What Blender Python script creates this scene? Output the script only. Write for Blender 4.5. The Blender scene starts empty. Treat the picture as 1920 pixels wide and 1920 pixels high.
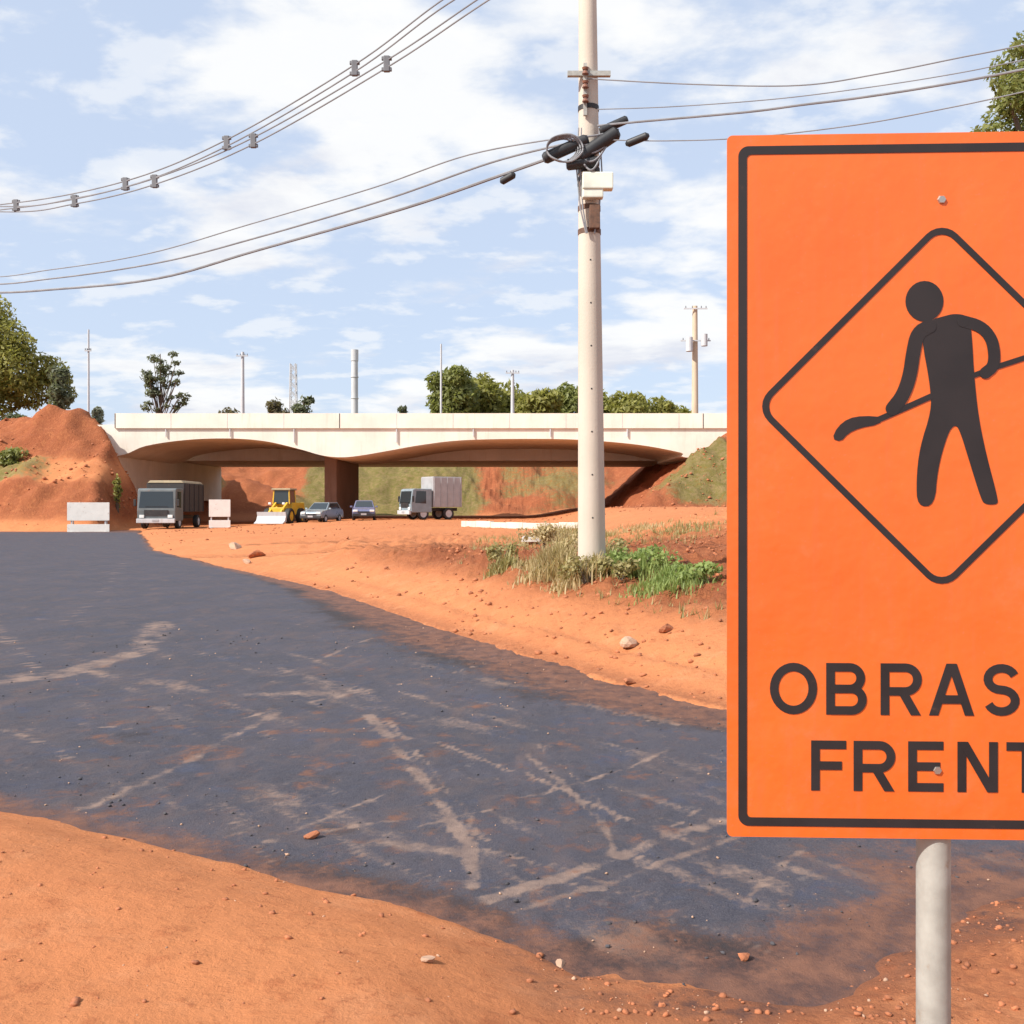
import bpy, math, random
import numpy as np
from mathutils import Vector, Matrix

R = math.radians
scene = bpy.context.scene
col = scene.collection
random.seed(7)
rng = np.random.default_rng(7)

# ------------------------------------------------------------------ camera, sky, sun, exposure
F = 1800.0            # focal length in pixels of the 1920 px photograph
HOR = 950.0           # horizon row
EYE = 1.6
cam_d = bpy.data.cameras.new("camera")
cam = bpy.data.objects.new("camera", cam_d)
col.objects.link(cam)
cam.location = (0, 0, EYE)
cam.rotation_euler = (R(90), 0, 0)
cam_d.sensor_width = 36.0
cam_d.lens = F / 1920 * 36.0
cam_d.shift_y = (HOR - 960) / 1920
cam_d.clip_start = 0.05
cam_d.clip_end = 5000
scene.camera = cam

SUN_EL = R(41)
SUN_PHI = R(58)       # how far to the left of straight behind the camera
sun_dir = Vector((-math.sin(SUN_PHI) * math.cos(SUN_EL), -math.cos(SUN_PHI) * math.cos(SUN_EL), math.sin(SUN_EL)))
sun_d = bpy.data.lights.new("sun", 'SUN')
sun_d.energy = 4.6
sun_d.angle = R(0.55)
sun_d.color = (1.0, 0.955, 0.88)
sun = bpy.data.objects.new("sun", sun_d)
col.objects.link(sun)
sun.rotation_euler = sun_dir.to_track_quat('Z', 'Y').to_euler()
sun.location = (-20, -20, 40)

world = bpy.data.worlds.new("World")
scene.world = world
world.use_nodes = True
wn, wl = world.node_tree.nodes, world.node_tree.links
wn.clear()
w_out = wn.new('ShaderNodeOutputWorld')
w_bg = wn.new('ShaderNodeBackground')
w_bg.inputs['Strength'].default_value = 0.1
sky = wn.new('ShaderNodeTexSky')
sky.sky_type = 'NISHITA'
sky.sun_disc = False
sky.sun_elevation = SUN_EL
sky.sun_rotation = math.atan2(sun_dir.x, sun_dir.y)
sky.air_density = 1.0
sky.dust_density = 1.5
tc = wn.new('ShaderNodeTexCoord')
sep = wn.new('ShaderNodeSeparateXYZ')
wl.new(tc.outputs['Generated'], sep.inputs[0])


def wmath(op, a, b=None, clamp=False):
    n = wn.new('ShaderNodeMath')
    n.operation = op
    n.use_clamp = clamp
    for i, v in enumerate((a, b)):
        if v is None:
            continue
        if isinstance(v, (int, float)):
            n.inputs[i].default_value = v
        else:
            wl.new(v, n.inputs[i])
    return n.outputs[0]


# clouds lie on a flat layer overhead: direction divided by its height
zc = wmath('ADD', wmath('MAXIMUM', sep.outputs['Z'], 0.0), 0.20)
cu = wmath('DIVIDE', sep.outputs['X'], zc)
cv = wmath('DIVIDE', sep.outputs['Y'], zc)
comb = wn.new('ShaderNodeCombineXYZ')
wl.new(cu, comb.inputs[0]); wl.new(cv, comb.inputs[1])


def wnoise(scale, detail, rough, off, dist=0.0):
    mp = wn.new('ShaderNodeMapping')
    mp.inputs['Location'].default_value = off
    mp.inputs['Scale'].default_value = (1.0, 1.25, 1.0)
    wl.new(comb.outputs[0], mp.inputs[0])
    n = wn.new('ShaderNodeTexNoise')
    n.inputs['Scale'].default_value = scale
    n.inputs['Detail'].default_value = detail
    n.inputs['Roughness'].default_value = rough
    n.inputs['Distortion'].default_value = dist
    wl.new(mp.outputs[0], n.inputs[0])
    return n.outputs[0]


def wramp(src, stops):
    r = wn.new('ShaderNodeValToRGB')
    r.color_ramp.interpolation = 'EASE'
    e = r.color_ramp.elements
    e[0].position, e[0].color = stops[0]
    e[1].position, e[1].color = stops[-1]
    for p, c in stops[1:-1]:
        k = e.new(p); k.color = c
    wl.new(src, r.inputs[0])
    return r.outputs[0]


def wmix(fac, a, b):
    m = wn.new('ShaderNodeMix')
    m.data_type = 'RGBA'
    for s, v in ((m.inputs[0], fac), (m.inputs[6], a), (m.inputs[7], b)):
        if isinstance(v, (int, float)):
            s.default_value = v
        elif isinstance(v, tuple):
            s.default_value = v
        else:
            wl.new(v, s)
    return m.outputs[2]


g = lambda v: (v, v, v, 1)
veil = wmix(0.72, sky.outputs[0], (4.75, 5.5, 6.85, 1))                       # thin high veil over the blue
big = wramp(wnoise(1.9, 10, 0.56, (3.1, 1.7, 0.2), 0.1), [(0.475, g(0)), (0.60, g(1))])
fine = wramp(wnoise(5.0, 9, 0.56, (8.3, 4.1, 2.0), 0.1), [(0.50, g(0)), (0.62, g(1))])
under = wramp(wnoise(1.9, 7, 0.58, (1.3, 9.2, 5.0), 0.2), [(0.44, g(0)), (0.66, g(1))])
cloudcol = wmix(under, (6.75, 6.75, 6.7, 1), (5.0, 5.15, 5.75, 1))
c1 = wmix(wmath('MULTIPLY', big, 0.9), veil, cloudcol)
c2 = wmix(wmath('MULTIPLY', fine, 0.5), c1, (6.75, 6.75, 6.7, 1))
wl.new(c2, w_bg.inputs['Color'])
wl.new(w_bg.outputs[0], w_out.inputs['Surface'])

vs = scene.view_settings
vs.view_transform = 'Standard'
vs.look = 'None'
vs.exposure = 0.60
vs.gamma = 1.0
vs.use_curve_mapping = False


# ------------------------------------------------------------------ helpers
def U(px, py, Y):
    """the point at depth Y that the photograph shows at (px, py)"""
    return Vector(((px - 960) / F * Y, Y, EYE + (HOR - py) / F * Y))


def sstep(a, b, x):
    t = np.clip((x - a) / (b - a), 0, 1)
    return t * t * (3 - 2 * t)


def vnoise(x, y, seed=0):
    xi = np.floor(x).astype(np.int64); yi = np.floor(y).astype(np.int64)
    fx = x - xi; fy = y - yi
    fx = fx * fx * (3 - 2 * fx); fy = fy * fy * (3 - 2 * fy)

    def h(a, b):
        n = (a * 374761393 + b * 668265263 + seed * 974634777) & 0x7fffffff
        n = ((n ^ (n >> 13)) * 1274126177) & 0x7fffffff
        n = (n ^ (n >> 16)) & 0xffff
        return n / 65535.0
    return (h(xi, yi) * (1 - fx) + h(xi + 1, yi) * fx) * (1 - fy) + (h(xi, yi + 1) * (1 - fx) + h(xi + 1, yi + 1) * fx) * fy


def fbm(x, y, octaves=4, seed=0, gain=0.5):
    s = 0.0; a = 1.0; t = 0.0
    for o in range(octaves):
        s = s + a * vnoise(x * 2 ** o + 17.3 * o, y * 2 ** o - 9.1 * o, seed + o)
        t += a; a *= gain
    return s / t - 0.5


def on_ground(px, py):
    """where the line of sight through a pixel first meets the ground"""
    yy = 2.0 * 1.006 ** np.arange(720)
    xx = (px - 960) / F * yy
    zz = EYE + (HOR - py) / F * yy
    hit = np.nonzero(zz <= terrain(xx, yy))[0]
    k_ = hit[0] if len(hit) else len(yy) - 1
    return Vector((xx[k_], yy[k_], zz[k_]))


class MB:
    """collects shapes, then links them as one mesh object"""
    def __init__(self):
        self.v = []; self.f = []

    def add(self, vs_, fs_):
        b = len(self.v)
        self.v += [tuple(p) for p in vs_]
        self.f += [tuple(i + b for i in f) for f in fs_]
        return self

    def box(self, c, s, M=None, taper=(1, 1)):
        x, y, z = [k / 2 for k in s]
        tx, ty = taper
        P = [Vector((sx * x * (tx if sz > 0 else 1), sy * y * (ty if sz > 0 else 1), sz * z)) for sz in (-1, 1) for sy in (-1, 1) for sx in (-1, 1)]
        if M is not None:
            P = [M @ p for p in P]
        P = [p + Vector(c) for p in P]
        return self.add(P, [(0, 2, 3, 1), (4, 5, 7, 6), (0, 1, 5, 4), (2, 6, 7, 3), (0, 4, 6, 2), (1, 3, 7, 5)])

    def cyl(self, a, b, r0, r1=None, n=12, caps=True):
        r1 = r0 if r1 is None else r1
        a = Vector(a); b = Vector(b)
        q = (b - a).to_track_quat('Z', 'Y')
        ring = [q @ Vector((math.cos(2 * math.pi * k / n), math.sin(2 * math.pi * k / n), 0)) for k in range(n)]
        P = [a + r0 * d for d in ring] + [b + r1 * d for d in ring]
        Fc = [(k, (k + 1) % n, n + (k + 1) % n, n + k) for k in range(n)]
        if caps:
            Fc += [tuple(range(n - 1, -1, -1)), tuple(range(n, 2 * n))]
        return self.add(P, Fc)

    def tube(self, pts, r, n=6):
        pts = [Vector(p) for p in pts]
        rr = r if isinstance(r, (list, tuple)) else [r] * len(pts)
        P = []
        up = Vector((0.13, 0.2, 1)).normalized()
        for i, p in enumerate(pts):
            t = (pts[min(i + 1, len(pts) - 1)] - pts[max(i - 1, 0)]).normalized()
            s = t.cross(up)
            if s.length < 1e-3:
                s = t.cross(Vector((1, 0, 0)))
            s.normalize(); u = s.cross(t)
            P += [p + rr[i] * (math.cos(2 * math.pi * k / n) * s + math.sin(2 * math.pi * k / n) * u) for k in range(n)]
        Fc = [(i * n + k, i * n + (k + 1) % n, (i + 1) * n + (k + 1) % n, (i + 1) * n + k) for i in range(len(pts) - 1) for k in range(n)]
        Fc += [tuple(range(n - 1, -1, -1)), tuple(range((len(pts) - 1) * n, len(pts) * n))]
        return self.add(P, Fc)

    def prism(self, poly, o, ux, uy, ext):
        """polygon (2-D) in plane o + a*ux + b*uy, pushed along ext"""
        o = Vector(o); ux = Vector(ux); uy = Vector(uy); ext = Vector(ext)
        n = len(poly)
        P = [o + a * ux + b * uy for a, b in poly]
        P = P + [p + ext for p in P]
        return self.add(P, [tuple(range(n)), tuple(range(2 * n - 1, n - 1, -1))] + [(k, k + n, (k + 1) % n + n, (k + 1) % n) for k in range(n)])

    def build(self, name, mat, parent=None, smooth=False, bevel=0.0):
        me = bpy.data.meshes.new(name)
        me.from_pydata(self.v, [], self.f)
        me.materials.append(mat)
        import bmesh
        bm = bmesh.new(); bm.from_mesh(me)
        if bevel > 0:
            eds = [e for e in bm.edges if len(e.link_faces) == 2 and e.calc_face_angle(0) > 0.5]
            bmesh.ops.bevel(bm, geom=eds, offset=bevel, segments=2, profile=0.6, affect='EDGES', clamp_overlap=True)
        bmesh.ops.recalc_face_normals(bm, faces=bm.faces)
        bm.to_mesh(me); bm.free()
        if smooth:
            me.polygons.foreach_set('use_smooth', [True] * len(me.polygons))
            me.set_sharp_from_angle(angle=R(40))
        ob = bpy.data.objects.new(name, me)
        col.objects.link(ob)
        ob.parent = parent
        return ob


def raw_mesh(name, co, faces, mat, parent=None, smooth=True, attrs=None):
    me = bpy.data.meshes.new(name)
    k = faces.shape[1]
    me.vertices.add(len(co)); me.vertices.foreach_set('co', co.astype(np.float32).ravel())
    me.loops.add(faces.size); me.loops.foreach_set('vertex_index', faces.astype(np.int32).ravel())
    me.polygons.add(len(faces))
    me.polygons.foreach_set('loop_start', np.arange(0, faces.size, k, dtype=np.int32))
    me.polygons.foreach_set('loop_total', np.full(len(faces), k, dtype=np.int32))
    me.update(calc_edges=True)
    if smooth:
        me.polygons.foreach_set('use_smooth', np.ones(len(faces), dtype=bool))
    for nm, a in (attrs or {}).items():
        at = me.attributes.new(nm, 'FLOAT', 'POINT')
        at.data.foreach_set('value', a.astype(np.float32))
    me.materials.append(mat)
    me.validate()
    ob = bpy.data.objects.new(name, me)
    col.objects.link(ob)
    ob.parent = parent
    return ob


def tag(o, label=None, cat=None, group=None, kind=None):
    for k, v in (('label', label), ('category', cat), ('group', group), ('kind', kind)):
        if v:
            o[k] = v
    return o


def empty(name, loc, rz=0.0, label=None, cat=None, group=None):
    o = bpy.data.objects.new(name, None)
    o.empty_display_size = 0.2
    col.objects.link(o)
    o.location = loc
    o.rotation_euler = (0, 0, rz)
    return tag(o, label, cat, group)


# ------------------------------------------------------------------ materials
def new_mat(name):
    m = bpy.data.materials.new(name)
    m.use_nodes = True
    nt = m.node_tree
    return m, nt.nodes, nt.links, nt.nodes['Principled BSDF']


class NT:
    def __init__(self, m):
        self.n = m.node_tree.nodes; self.l = m.node_tree.links

    def put(self, sock, v):
        if isinstance(v, (int, float)):
            sock.default_value = v
        elif isinstance(v, (tuple, list)):
            sock.default_value = tuple(v) if len(v) == 4 or sock.type != 'RGBA' else (*v, 1)
        else:
            self.l.new(v, sock)

    def noise(self, scale, detail=4, rough=0.55, coord=None, dist=0.0, sc=None):
        t = self.n.new('ShaderNodeTexCoord') if coord is None else None
        src = t.outputs['Object'] if t else coord
        if sc:
            mp = self.n.new('ShaderNodeMapping'); mp.inputs['Scale'].default_value = sc
            self.l.new(src, mp.inputs[0]); src = mp.outputs[0]
        k = self.n.new('ShaderNodeTexNoise')
        k.inputs['Scale'].default_value = scale; k.inputs['Detail'].default_value = detail
        k.inputs['Roughness'].default_value = rough; k.inputs['Distortion'].default_value = dist
        self.l.new(src, k.inputs[0])
        return k.outputs[0]

    def vor(self, scale, feature='F1'):
        t = self.n.new('ShaderNodeTexCoord')
        k = self.n.new('ShaderNodeTexVoronoi'); k.feature = feature
        k.inputs['Scale'].default_value = scale
        self.l.new(t.outputs['Object'], k.inputs[0])
        return k.outputs[0]

    def rng(self, v, a, b, c=0.0, d=1.0):
        k = self.n.new('ShaderNodeMapRange'); k.interpolation_type = 'SMOOTHSTEP'
        self.put(k.inputs[0], v)
        for i, x in enumerate((a, b, c, d)):
            k.inputs[i + 1].default_value = x
        return k.outputs[0]

    def mix(self, f, a, b, mode='MIX'):
        k = self.n.new('ShaderNodeMix'); k.data_type = 'RGBA'; k.blend_type = mode
        self.put(k.inputs[0], f); self.put(k.inputs[6], a); self.put(k.inputs[7], b)
        return k.outputs[2]

    def math(self, op, a, b, clamp=False):
        k = self.n.new('ShaderNodeMath'); k.operation = op; k.use_clamp = clamp
        self.put(k.inputs[0], a); self.put(k.inputs[1], b)
        return k.outputs[0]

    def attr(self, name):
        k = self.n.new('ShaderNodeAttribute'); k.attribute_name = name
        return k.outputs['Fac']

    def bump(self, h, strength, dist, prev=None):
        k = self.n.new('ShaderNodeBump')
        k.inputs['Strength'].default_value = strength; k.inputs['Distance'].default_value = dist
        self.put(k.inputs['Height'], h)
        if prev is not None:
            self.l.new(prev, k.inputs['Normal'])
        return k.outputs[0]


def plain(name, c, rough=0.5, metal=0.0, var=0.12, scale=3.0, dirt=0.0, dirtcol=(0.30, 0.12, 0.055), bump=0.0, coat=0.0):
    m, n, l, b = new_mat(name)
    t = NT(m)
    a = t.noise(scale, 6, 0.6)
    cc = t.mix(t.rng(a, 0.3, 0.7), tuple(k * (1 - var) for k in c), tuple(min(1, k * (1 + var)) for k in c))
    if dirt > 0:
        d = t.noise(scale * 2.3, 7, 0.7)
        cc = t.mix(t.rng(d, 0.62 - dirt * 0.35, 0.85 - dirt * 0.2), cc, dirtcol)
    l.new(cc, b.inputs['Base Color'])
    l.new(t.rng(a, 0.25, 0.75, rough * 0.85, min(1, rough * 1.15)), b.inputs['Roughness'])
    b.inputs['Metallic'].default_value = metal
    if coat:
        b.inputs['Coat Weight'].default_value = coat
    if bump > 0:
        l.new(t.bump(t.noise(scale * 12, 6, 0.65), bump, 0.02), b.inputs['Normal'])
    return m


def leaf_mat(name, c1, c2, trans=0.42):
    m, n, l, b = new_mat(name)
    t = NT(m)
    gnode = n.new('ShaderNodeNewGeometry')
    rnd = gnode.outputs['Random Per Island']
    big = t.noise(0.9, 3, 0.6)
    f = t.math('ADD', t.math('MULTIPLY', rnd, 0.6), t.math('MULTIPLY', t.rng(big, 0.3, 0.7), 0.45))
    cc = t.mix(f, c1, c2)
    l.new(cc, b.inputs['Base Color'])
    b.inputs['Roughness'].default_value = 0.55
    b.inputs['Specular IOR Level'].default_value = 0.35
    tr = n.new('ShaderNodeBsdfTranslucent')
    l.new(t.mix(0.5, cc, (c2[0] * 1.3, c2[1] * 1.4, c2[2] * 0.8)), tr.inputs['Color'])
    mx = n.new('ShaderNodeMixShader'); mx.inputs[0].default_value = trans
    l.new(b.outputs[0], mx.inputs[1]); l.new(tr.outputs[0], mx.inputs[2])
    l.new(mx.outputs[0], n['Material Output'].inputs['Surface'])
    return m


DIRT_A = (0.505, 0.192, 0.078)      # dry, dusty laterite
DIRT_B = (0.255, 0.074, 0.032)      # redder fresh cut
DIRT_C = (0.230, 0.082, 0.040)      # damp brown
GRASS_A = (0.115, 0.120, 0.030)
GRASS_B = (0.210, 0.160, 0.070)


def dirt_material():
    m, n, l, b = new_mat("red_soil")
    t = NT(m)
    n1 = t.noise(0.35, 6, 0.62); n2 = t.noise(2.6, 8, 0.66); n3 = t.noise(19, 8, 0.72); n4 = t.noise(85, 6, 0.7)
    cc = t.mix(t.rng(n1, 0.35, 0.65), DIRT_A, (0.475, 0.175, 0.072))
    cc = t.mix(t.math('MULTIPLY', t.attr('red'), t.rng(n2, 0.25, 0.6, 0.45, 1.0)), cc, DIRT_B)
    cc = t.mix(t.math('MULTIPLY', t.attr('damp'), t.rng(n3, 0.3, 0.6, 0.4, 1.0)), cc, DIRT_C)
    cc = t.mix(t.math('MULTIPLY', t.rng(n2, 0.50, 0.70, 0, 0.6), t.rng(t.attr('red'), 0.0, 1.0, 1.0, 0.35)), cc, (0.53, 0.225, 0.105))
    n5 = t.noise(6.5, 8, 0.7)
    cc = t.mix(t.rng(n5, 0.54, 0.68, 0, 0.5), cc, (0.30, 0.088, 0.036))
    cc = t.mix(t.rng(n3, 0.56, 0.70, 0, 0.6), cc, (0.25, 0.075, 0.032))
    cc = t.mix(t.rng(n4, 0.60, 0.74, 0, 0.55), cc, (0.56, 0.27, 0.14))
    cc = t.mix(t.math('MULTIPLY', t.attr('tarred'), t.rng(t.math('ADD', t.math('MULTIPLY', n5, 0.5), t.math('MULTIPLY', n3, 0.5)), 0.36, 0.58, 1.0, 0.25)), cc, (0.070, 0.042, 0.040))
    gm = t.mix(t.rng(n2, 0.35, 0.65), GRASS_A, GRASS_B)
    gf = t.math('MULTIPLY', t.rng(t.math('ADD', t.attr('grass'), t.math('MULTIPLY', t.math('SUBTRACT', n2, 0.5), 1.3)), 0.25, 0.75), 0.9)
    cc = t.mix(gf, cc, gm)
    l.new(cc, b.inputs['Base Color'])
    b.inputs['Roughness'].default_value = 0.95
    b.inputs['Specular IOR Level'].default_value = 0.15
    b0 = t.bump(t.math('MULTIPLY', n5, t.rng(t.attr('red'), 0.1, 0.8, 0.12, 1.0)), 0.8, 0.16)
    b1 = t.bump(n3, 0.6, 0.035, b0)
    b2 = t.bump(n4, 0.5, 0.008, b1)
    l.new(b2, b.inputs['Normal'])
    return m


def asphalt_material():
    m, n, l, b = new_mat("asphalt")
    t = NT(m)
    n1 = t.noise(0.8, 6, 0.62); n2 = t.noise(5.5, 7, 0.7); n3 = t.noise(130, 4, 0.7); v = t.vor(95)
    n5 = t.noise(2.4, 8, 0.68, dist=0.4); n6 = t.noise(9.0, 6, 0.7)
    st = t.noise(1.0, 6, 0.62, sc=(3.5, 1.3, 1.0), dist=0.6)
    cc = t.mix(t.rng(n1, 0.34, 0.66), (0.038, 0.037, 0.050), (0.060, 0.055, 0.070))
    cc = t.mix(t.rng(n5, 0.50, 0.66, 0, 0.75), cc, (0.078, 0.058, 0.058))
    cc = t.mix(t.rng(n5, 0.46, 0.32, 0, 0.75), cc, (0.038, 0.047, 0.082))
    cc = t.mix(t.rng(n3, 0.35, 0.68, 0, 0.60), cc, (0.090, 0.084, 0.098))
    cc = t.mix(t.rng(v, 0.10, 0.34, 0.50, 0.0), cc, (0.125, 0.115, 0.120))
    cc = t.mix(t.rng(n2, 0.57, 0.70, 0, 0.6), cc, (0.030, 0.030, 0.036))
    cc = t.mix(t.rng(st, 0.52, 0.74, 0, 0.30), cc, (0.170, 0.105, 0.082))
    cc = t.mix(t.rng(n6, 0.60, 0.72, 0, 0.50), cc, (0.150, 0.120, 0.115))
    fine = t.noise(32, 7, 0.72)
    wob = t.math('ADD', t.math('MULTIPLY', t.math('SUBTRACT', n2, 0.5), 0.9), t.math('MULTIPLY', t.math('SUBTRACT', fine, 0.5), 0.9))
    def layer(cc, name, colour, lo=0.22, hi=0.85, amt=1.0):
        a = t.attr(name)
        f = t.math('MULTIPLY', t.rng(t.math('ADD', a, wob), lo, hi, 0, amt), t.rng(a, 0.0, 0.12))
        return t.mix(f, cc, colour)
    cc = layer(cc, 'tar_shade', (0.034, 0.027, 0.028))
    cc = layer(cc, 'dust', t.mix(t.rng(n2, 0.3, 0.7), (0.150, 0.105, 0.092), (0.270, 0.185, 0.145)), amt=0.85)
    cc = layer(cc, 'soil', t.mix(t.rng(n2, 0.3, 0.7), (0.085, 0.045, 0.038), (0.190, 0.088, 0.056)))
    l.new(cc, b.inputs['Base Color'])
    l.new(t.rng(n1, 0.3, 0.7, 0.68, 0.90), b.inputs['Roughness'])
    b.inputs['Specular IOR Level'].default_value = 0.22
    b1 = t.bump(n3, 0.7, 0.006)
    b2 = t.bump(n2, 0.4, 0.03, b1)
    b3 = t.bump(fine, 0.45, 0.012, b2)
    l.new(b3, b.inputs['Normal'])
    return m


def concrete_material(name, c, stain=(0.30, 0.20, 0.13), amt=0.45):
    m, n, l, b = new_mat(name)
    t = NT(m)
    n1 = t.noise(0.4, 6, 0.6); n2 = t.noise(1.0, 7, 0.65, sc=(3.0, 3.0, 0.25)); n3 = t.noise(30, 5, 0.6)
    cc = t.mix(t.rng(n1, 0.3, 0.7), tuple(k * 0.9 for k in c), tuple(min(1, k * 1.07) for k in c))
    cc = t.mix(t.rng(n2, 0.50, 0.78, 0, amt), cc, stain)
    cc = t.mix(t.rng(n3, 0.6, 0.75, 0, 0.25), cc, tuple(k * 0.7 for k in c))
    l.new(cc, b.inputs['Base Color'])
    b.inputs['Roughness'].default_value = 0.85
    l.new(t.bump(n3, 0.25, 0.01), b.inputs['Normal'])
    return m


M = {}
M['dirt'] = dirt_material()
M['asphalt'] = asphalt_material()
M['concrete'] = concrete_material("bridge_concrete", (0.76, 0.70, 0.60), (0.52, 0.39, 0.28), 0.35)
M['pole'] = concrete_material("pole_concrete", (0.52, 0.45, 0.37), (0.33, 0.25, 0.18), 0.4)
M['shade_brown_concrete'] = concrete_material("shade_painted_concrete", (0.23, 0.145, 0.105), (0.14, 0.075, 0.05), 0.6)  # pier concrete coloured dark brown to stand in for shade under the deck
M['kerb'] = concrete_material("kerb_concrete", (0.58, 0.53, 0.46))
def sheeting_material():
    m, n, l, b = new_mat("orange_sheeting")
    t = NT(m)
    big = t.noise(2.0, 5, 0.6); dirt_ = t.noise(9.0, 9, 0.72); spk = t.noise(140, 3, 0.6); scr = t.noise(3.0, 7, 0.7, sc=(1.0, 1.0, 30.0)); run = t.noise(2.0, 7, 0.65, sc=(16.0, 16.0, 0.9))
    cc = t.mix(t.rng(big, 0.3, 0.7), (0.665, 0.118, 0.017), (0.715, 0.140, 0.021))
    cc = t.mix(t.rng(run, 0.50, 0.72, 0, 0.30), cc, (0.46, 0.13, 0.045))
    cc = t.mix(t.rng(dirt_, 0.54, 0.74, 0, 0.40), cc, (0.50, 0.17, 0.07))
    cc = t.mix(t.rng(spk, 0.64, 0.72, 0, 0.45), cc, (0.42, 0.15, 0.07))
    cc = t.mix(t.rng(scr, 0.66, 0.74, 0, 0.35), cc, (0.75, 0.24, 0.09))
    l.new(cc, b.inputs['Base Color'])
    l.new(t.rng(dirt_, 0.35, 0.7, 0.30, 0.62), b.inputs['Roughness'])
    tcn = n.new('ShaderNodeTexCoord'); vv = n.new('ShaderNodeTexVoronoi'); vv.feature = 'DISTANCE_TO_EDGE'; vv.inputs['Scale'].default_value = 260
    l.new(tcn.outputs['Object'], vv.inputs[0])
    b1 = t.bump(vv.outputs[0], 0.10, 0.001)
    l.new(t.bump(big, 0.35, 0.03, b1), b.inputs['Normal'])
    return m


M['sign_orange'] = sheeting_material()
M['sign_dark'] = plain("black_sheeting", (0.014, 0.010, 0.011), 0.7, 0, 0.25, 7, 0.05, (0.09, 0.04, 0.025))
M['sign_back'] = plain("bare_aluminium", (0.5, 0.5, 0.5), 0.4, 0.8, 0.1)
M['steel'] = plain("galvanised_steel", (0.37, 0.365, 0.33), 0.6, 0.25, 0.14, 11, 0.16, (0.29, 0.20, 0.13), 0.06)
M['bolt'] = plain("bolt_zinc", (0.45, 0.40, 0.36), 0.4, 0.8, 0.1)
M['black_rubber'] = plain("black_rubber", (0.018, 0.018, 0.019), 0.7, 0, 0.2, 6, 0.1)
M['black_plastic'] = plain("black_plastic", (0.022, 0.022, 0.024), 0.5, 0, 0.2, 6)
M['cable'] = plain("cable_jacket", (0.22, 0.22, 0.23), 0.6)
M['spacer'] = plain("grey_polymer", (0.14, 0.14, 0.15), 0.6)
M['porcelain'] = plain("brown_porcelain", (0.20, 0.085, 0.05), 0.25)
M['rust'] = plain("rusty_band", (0.13, 0.07, 0.045), 0.75, 0.2, 0.3, 14, 0.3, (0.22, 0.09, 0.04), 0.1)
M['pale_box'] = plain("pale_polycarbonate", (0.66, 0.68, 0.58), 0.45)
M['white_paint'] = plain("white_paint", (0.74, 0.71, 0.66), 0.5, 0, 0.06, 2, 0.10)
M['white_truck'] = plain("pale_grey_paint", (0.36, 0.355, 0.36), 0.4, 0, 0.08, 2, 0.10)
M['grey_truck'] = plain("grey_green_paint", (0.120, 0.132, 0.134), 0.45, 0.0, 0.12, 1.6, 0.18)
M['dark_metal'] = plain("dark_metal", (0.035, 0.032, 0.032), 0.6, 0.3, 0.2, 4, 0.12)
M['tan_canvas'] = plain("tan_canvas", (0.34, 0.27, 0.17), 0.9, 0, 0.15, 3, 0.1)
M['dark_canvas'] = plain("dark_tarpaulin", (0.040, 0.034, 0.032), 0.8, 0, 0.2, 3, 0.1)
M['blue_truck'] = plain("blue_grey_paint", (0.22, 0.27, 0.30), 0.4, 0, 0.1, 2, 0.12)
M['silver_car'] = plain("silver_blue_paint", (0.27, 0.32, 0.35), 0.3, 0.4, 0.06, 2, 0.10, coat=0.5)
M['blue_car'] = plain("lavender_blue_paint", (0.15, 0.16, 0.27), 0.3, 0.2, 0.06, 2, 0.10, coat=0.5)
M['yellow'] = plain("machine_yellow", (0.66, 0.40, 0.035), 0.45, 0, 0.1, 2, 0.10)
M['lamp_glass'] = plain("lamp_glass", (0.70, 0.70, 0.68), 0.15)
M['red_lens'] = plain("red_lens", (0.35, 0.02, 0.02), 0.25)
M['bark'] = plain("bark", (0.12, 0.085, 0.06), 0.95, 0, 0.3, 5, 0.1, bump=0.3)
M['far_pole'] = concrete_material("far_pole_concrete", (0.50, 0.50, 0.51))
M['warm_pole'] = concrete_material("warm_pole_concrete", (0.55, 0.42, 0.30))
M['stone'] = plain("pale_stone", (0.44, 0.27, 0.18), 0.9, 0, 0.25, 6, 0.25, bump=0.3)
M['brown_stone'] = plain("brown_clod", (0.37, 0.128, 0.055), 0.95, 0, 0.3, 9, 0.2, bump=0.4)
M['chunk'] = plain("asphalt_chunk", (0.060, 0.056, 0.062), 0.85, 0, 0.3, 20, 0.25, (0.28, 0.14, 0.085), 0.4)
M['leaf_olive'] = leaf_mat("olive_leaves", (0.130, 0.130, 0.030), (0.340, 0.320, 0.085))
M['leaf_green'] = leaf_mat("green_leaves", (0.100, 0.115, 0.034), (0.270, 0.280, 0.085))
M['leaf_dark'] = leaf_mat("dark_leaves", (0.075, 0.085, 0.050), (0.190, 0.200, 0.115))
M['leaf_grey'] = leaf_mat("grey_leaves", (0.12, 0.125, 0.095), (0.26, 0.26, 0.20))
M['leaf_brown'] = leaf_mat("brown_leaves", (0.085, 0.070, 0.036), (0.190, 0.160, 0.085))
M['grass_green'] = leaf_mat("green_grass", (0.140, 0.185, 0.050), (0.330, 0.400, 0.130), 0.4)
M['grass_dry'] = leaf_mat("dry_grass", (0.300, 0.230, 0.110), (0.560, 0.440, 0.240), 0.35)
M['grass_olive'] = leaf_mat("olive_grass", (0.200, 0.175, 0.065), (0.400, 0.340, 0.150), 0.35)
mg, _n, _l, _b = new_mat("window_glass")
_b.inputs['Base Color'].default_value = (0.025, 0.032, 0.036, 1)
_b.inputs['Roughness'].default_value = 0.08
_b.inputs['Coat Weight'].default_value = 0.3
M['glass'] = mg

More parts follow.
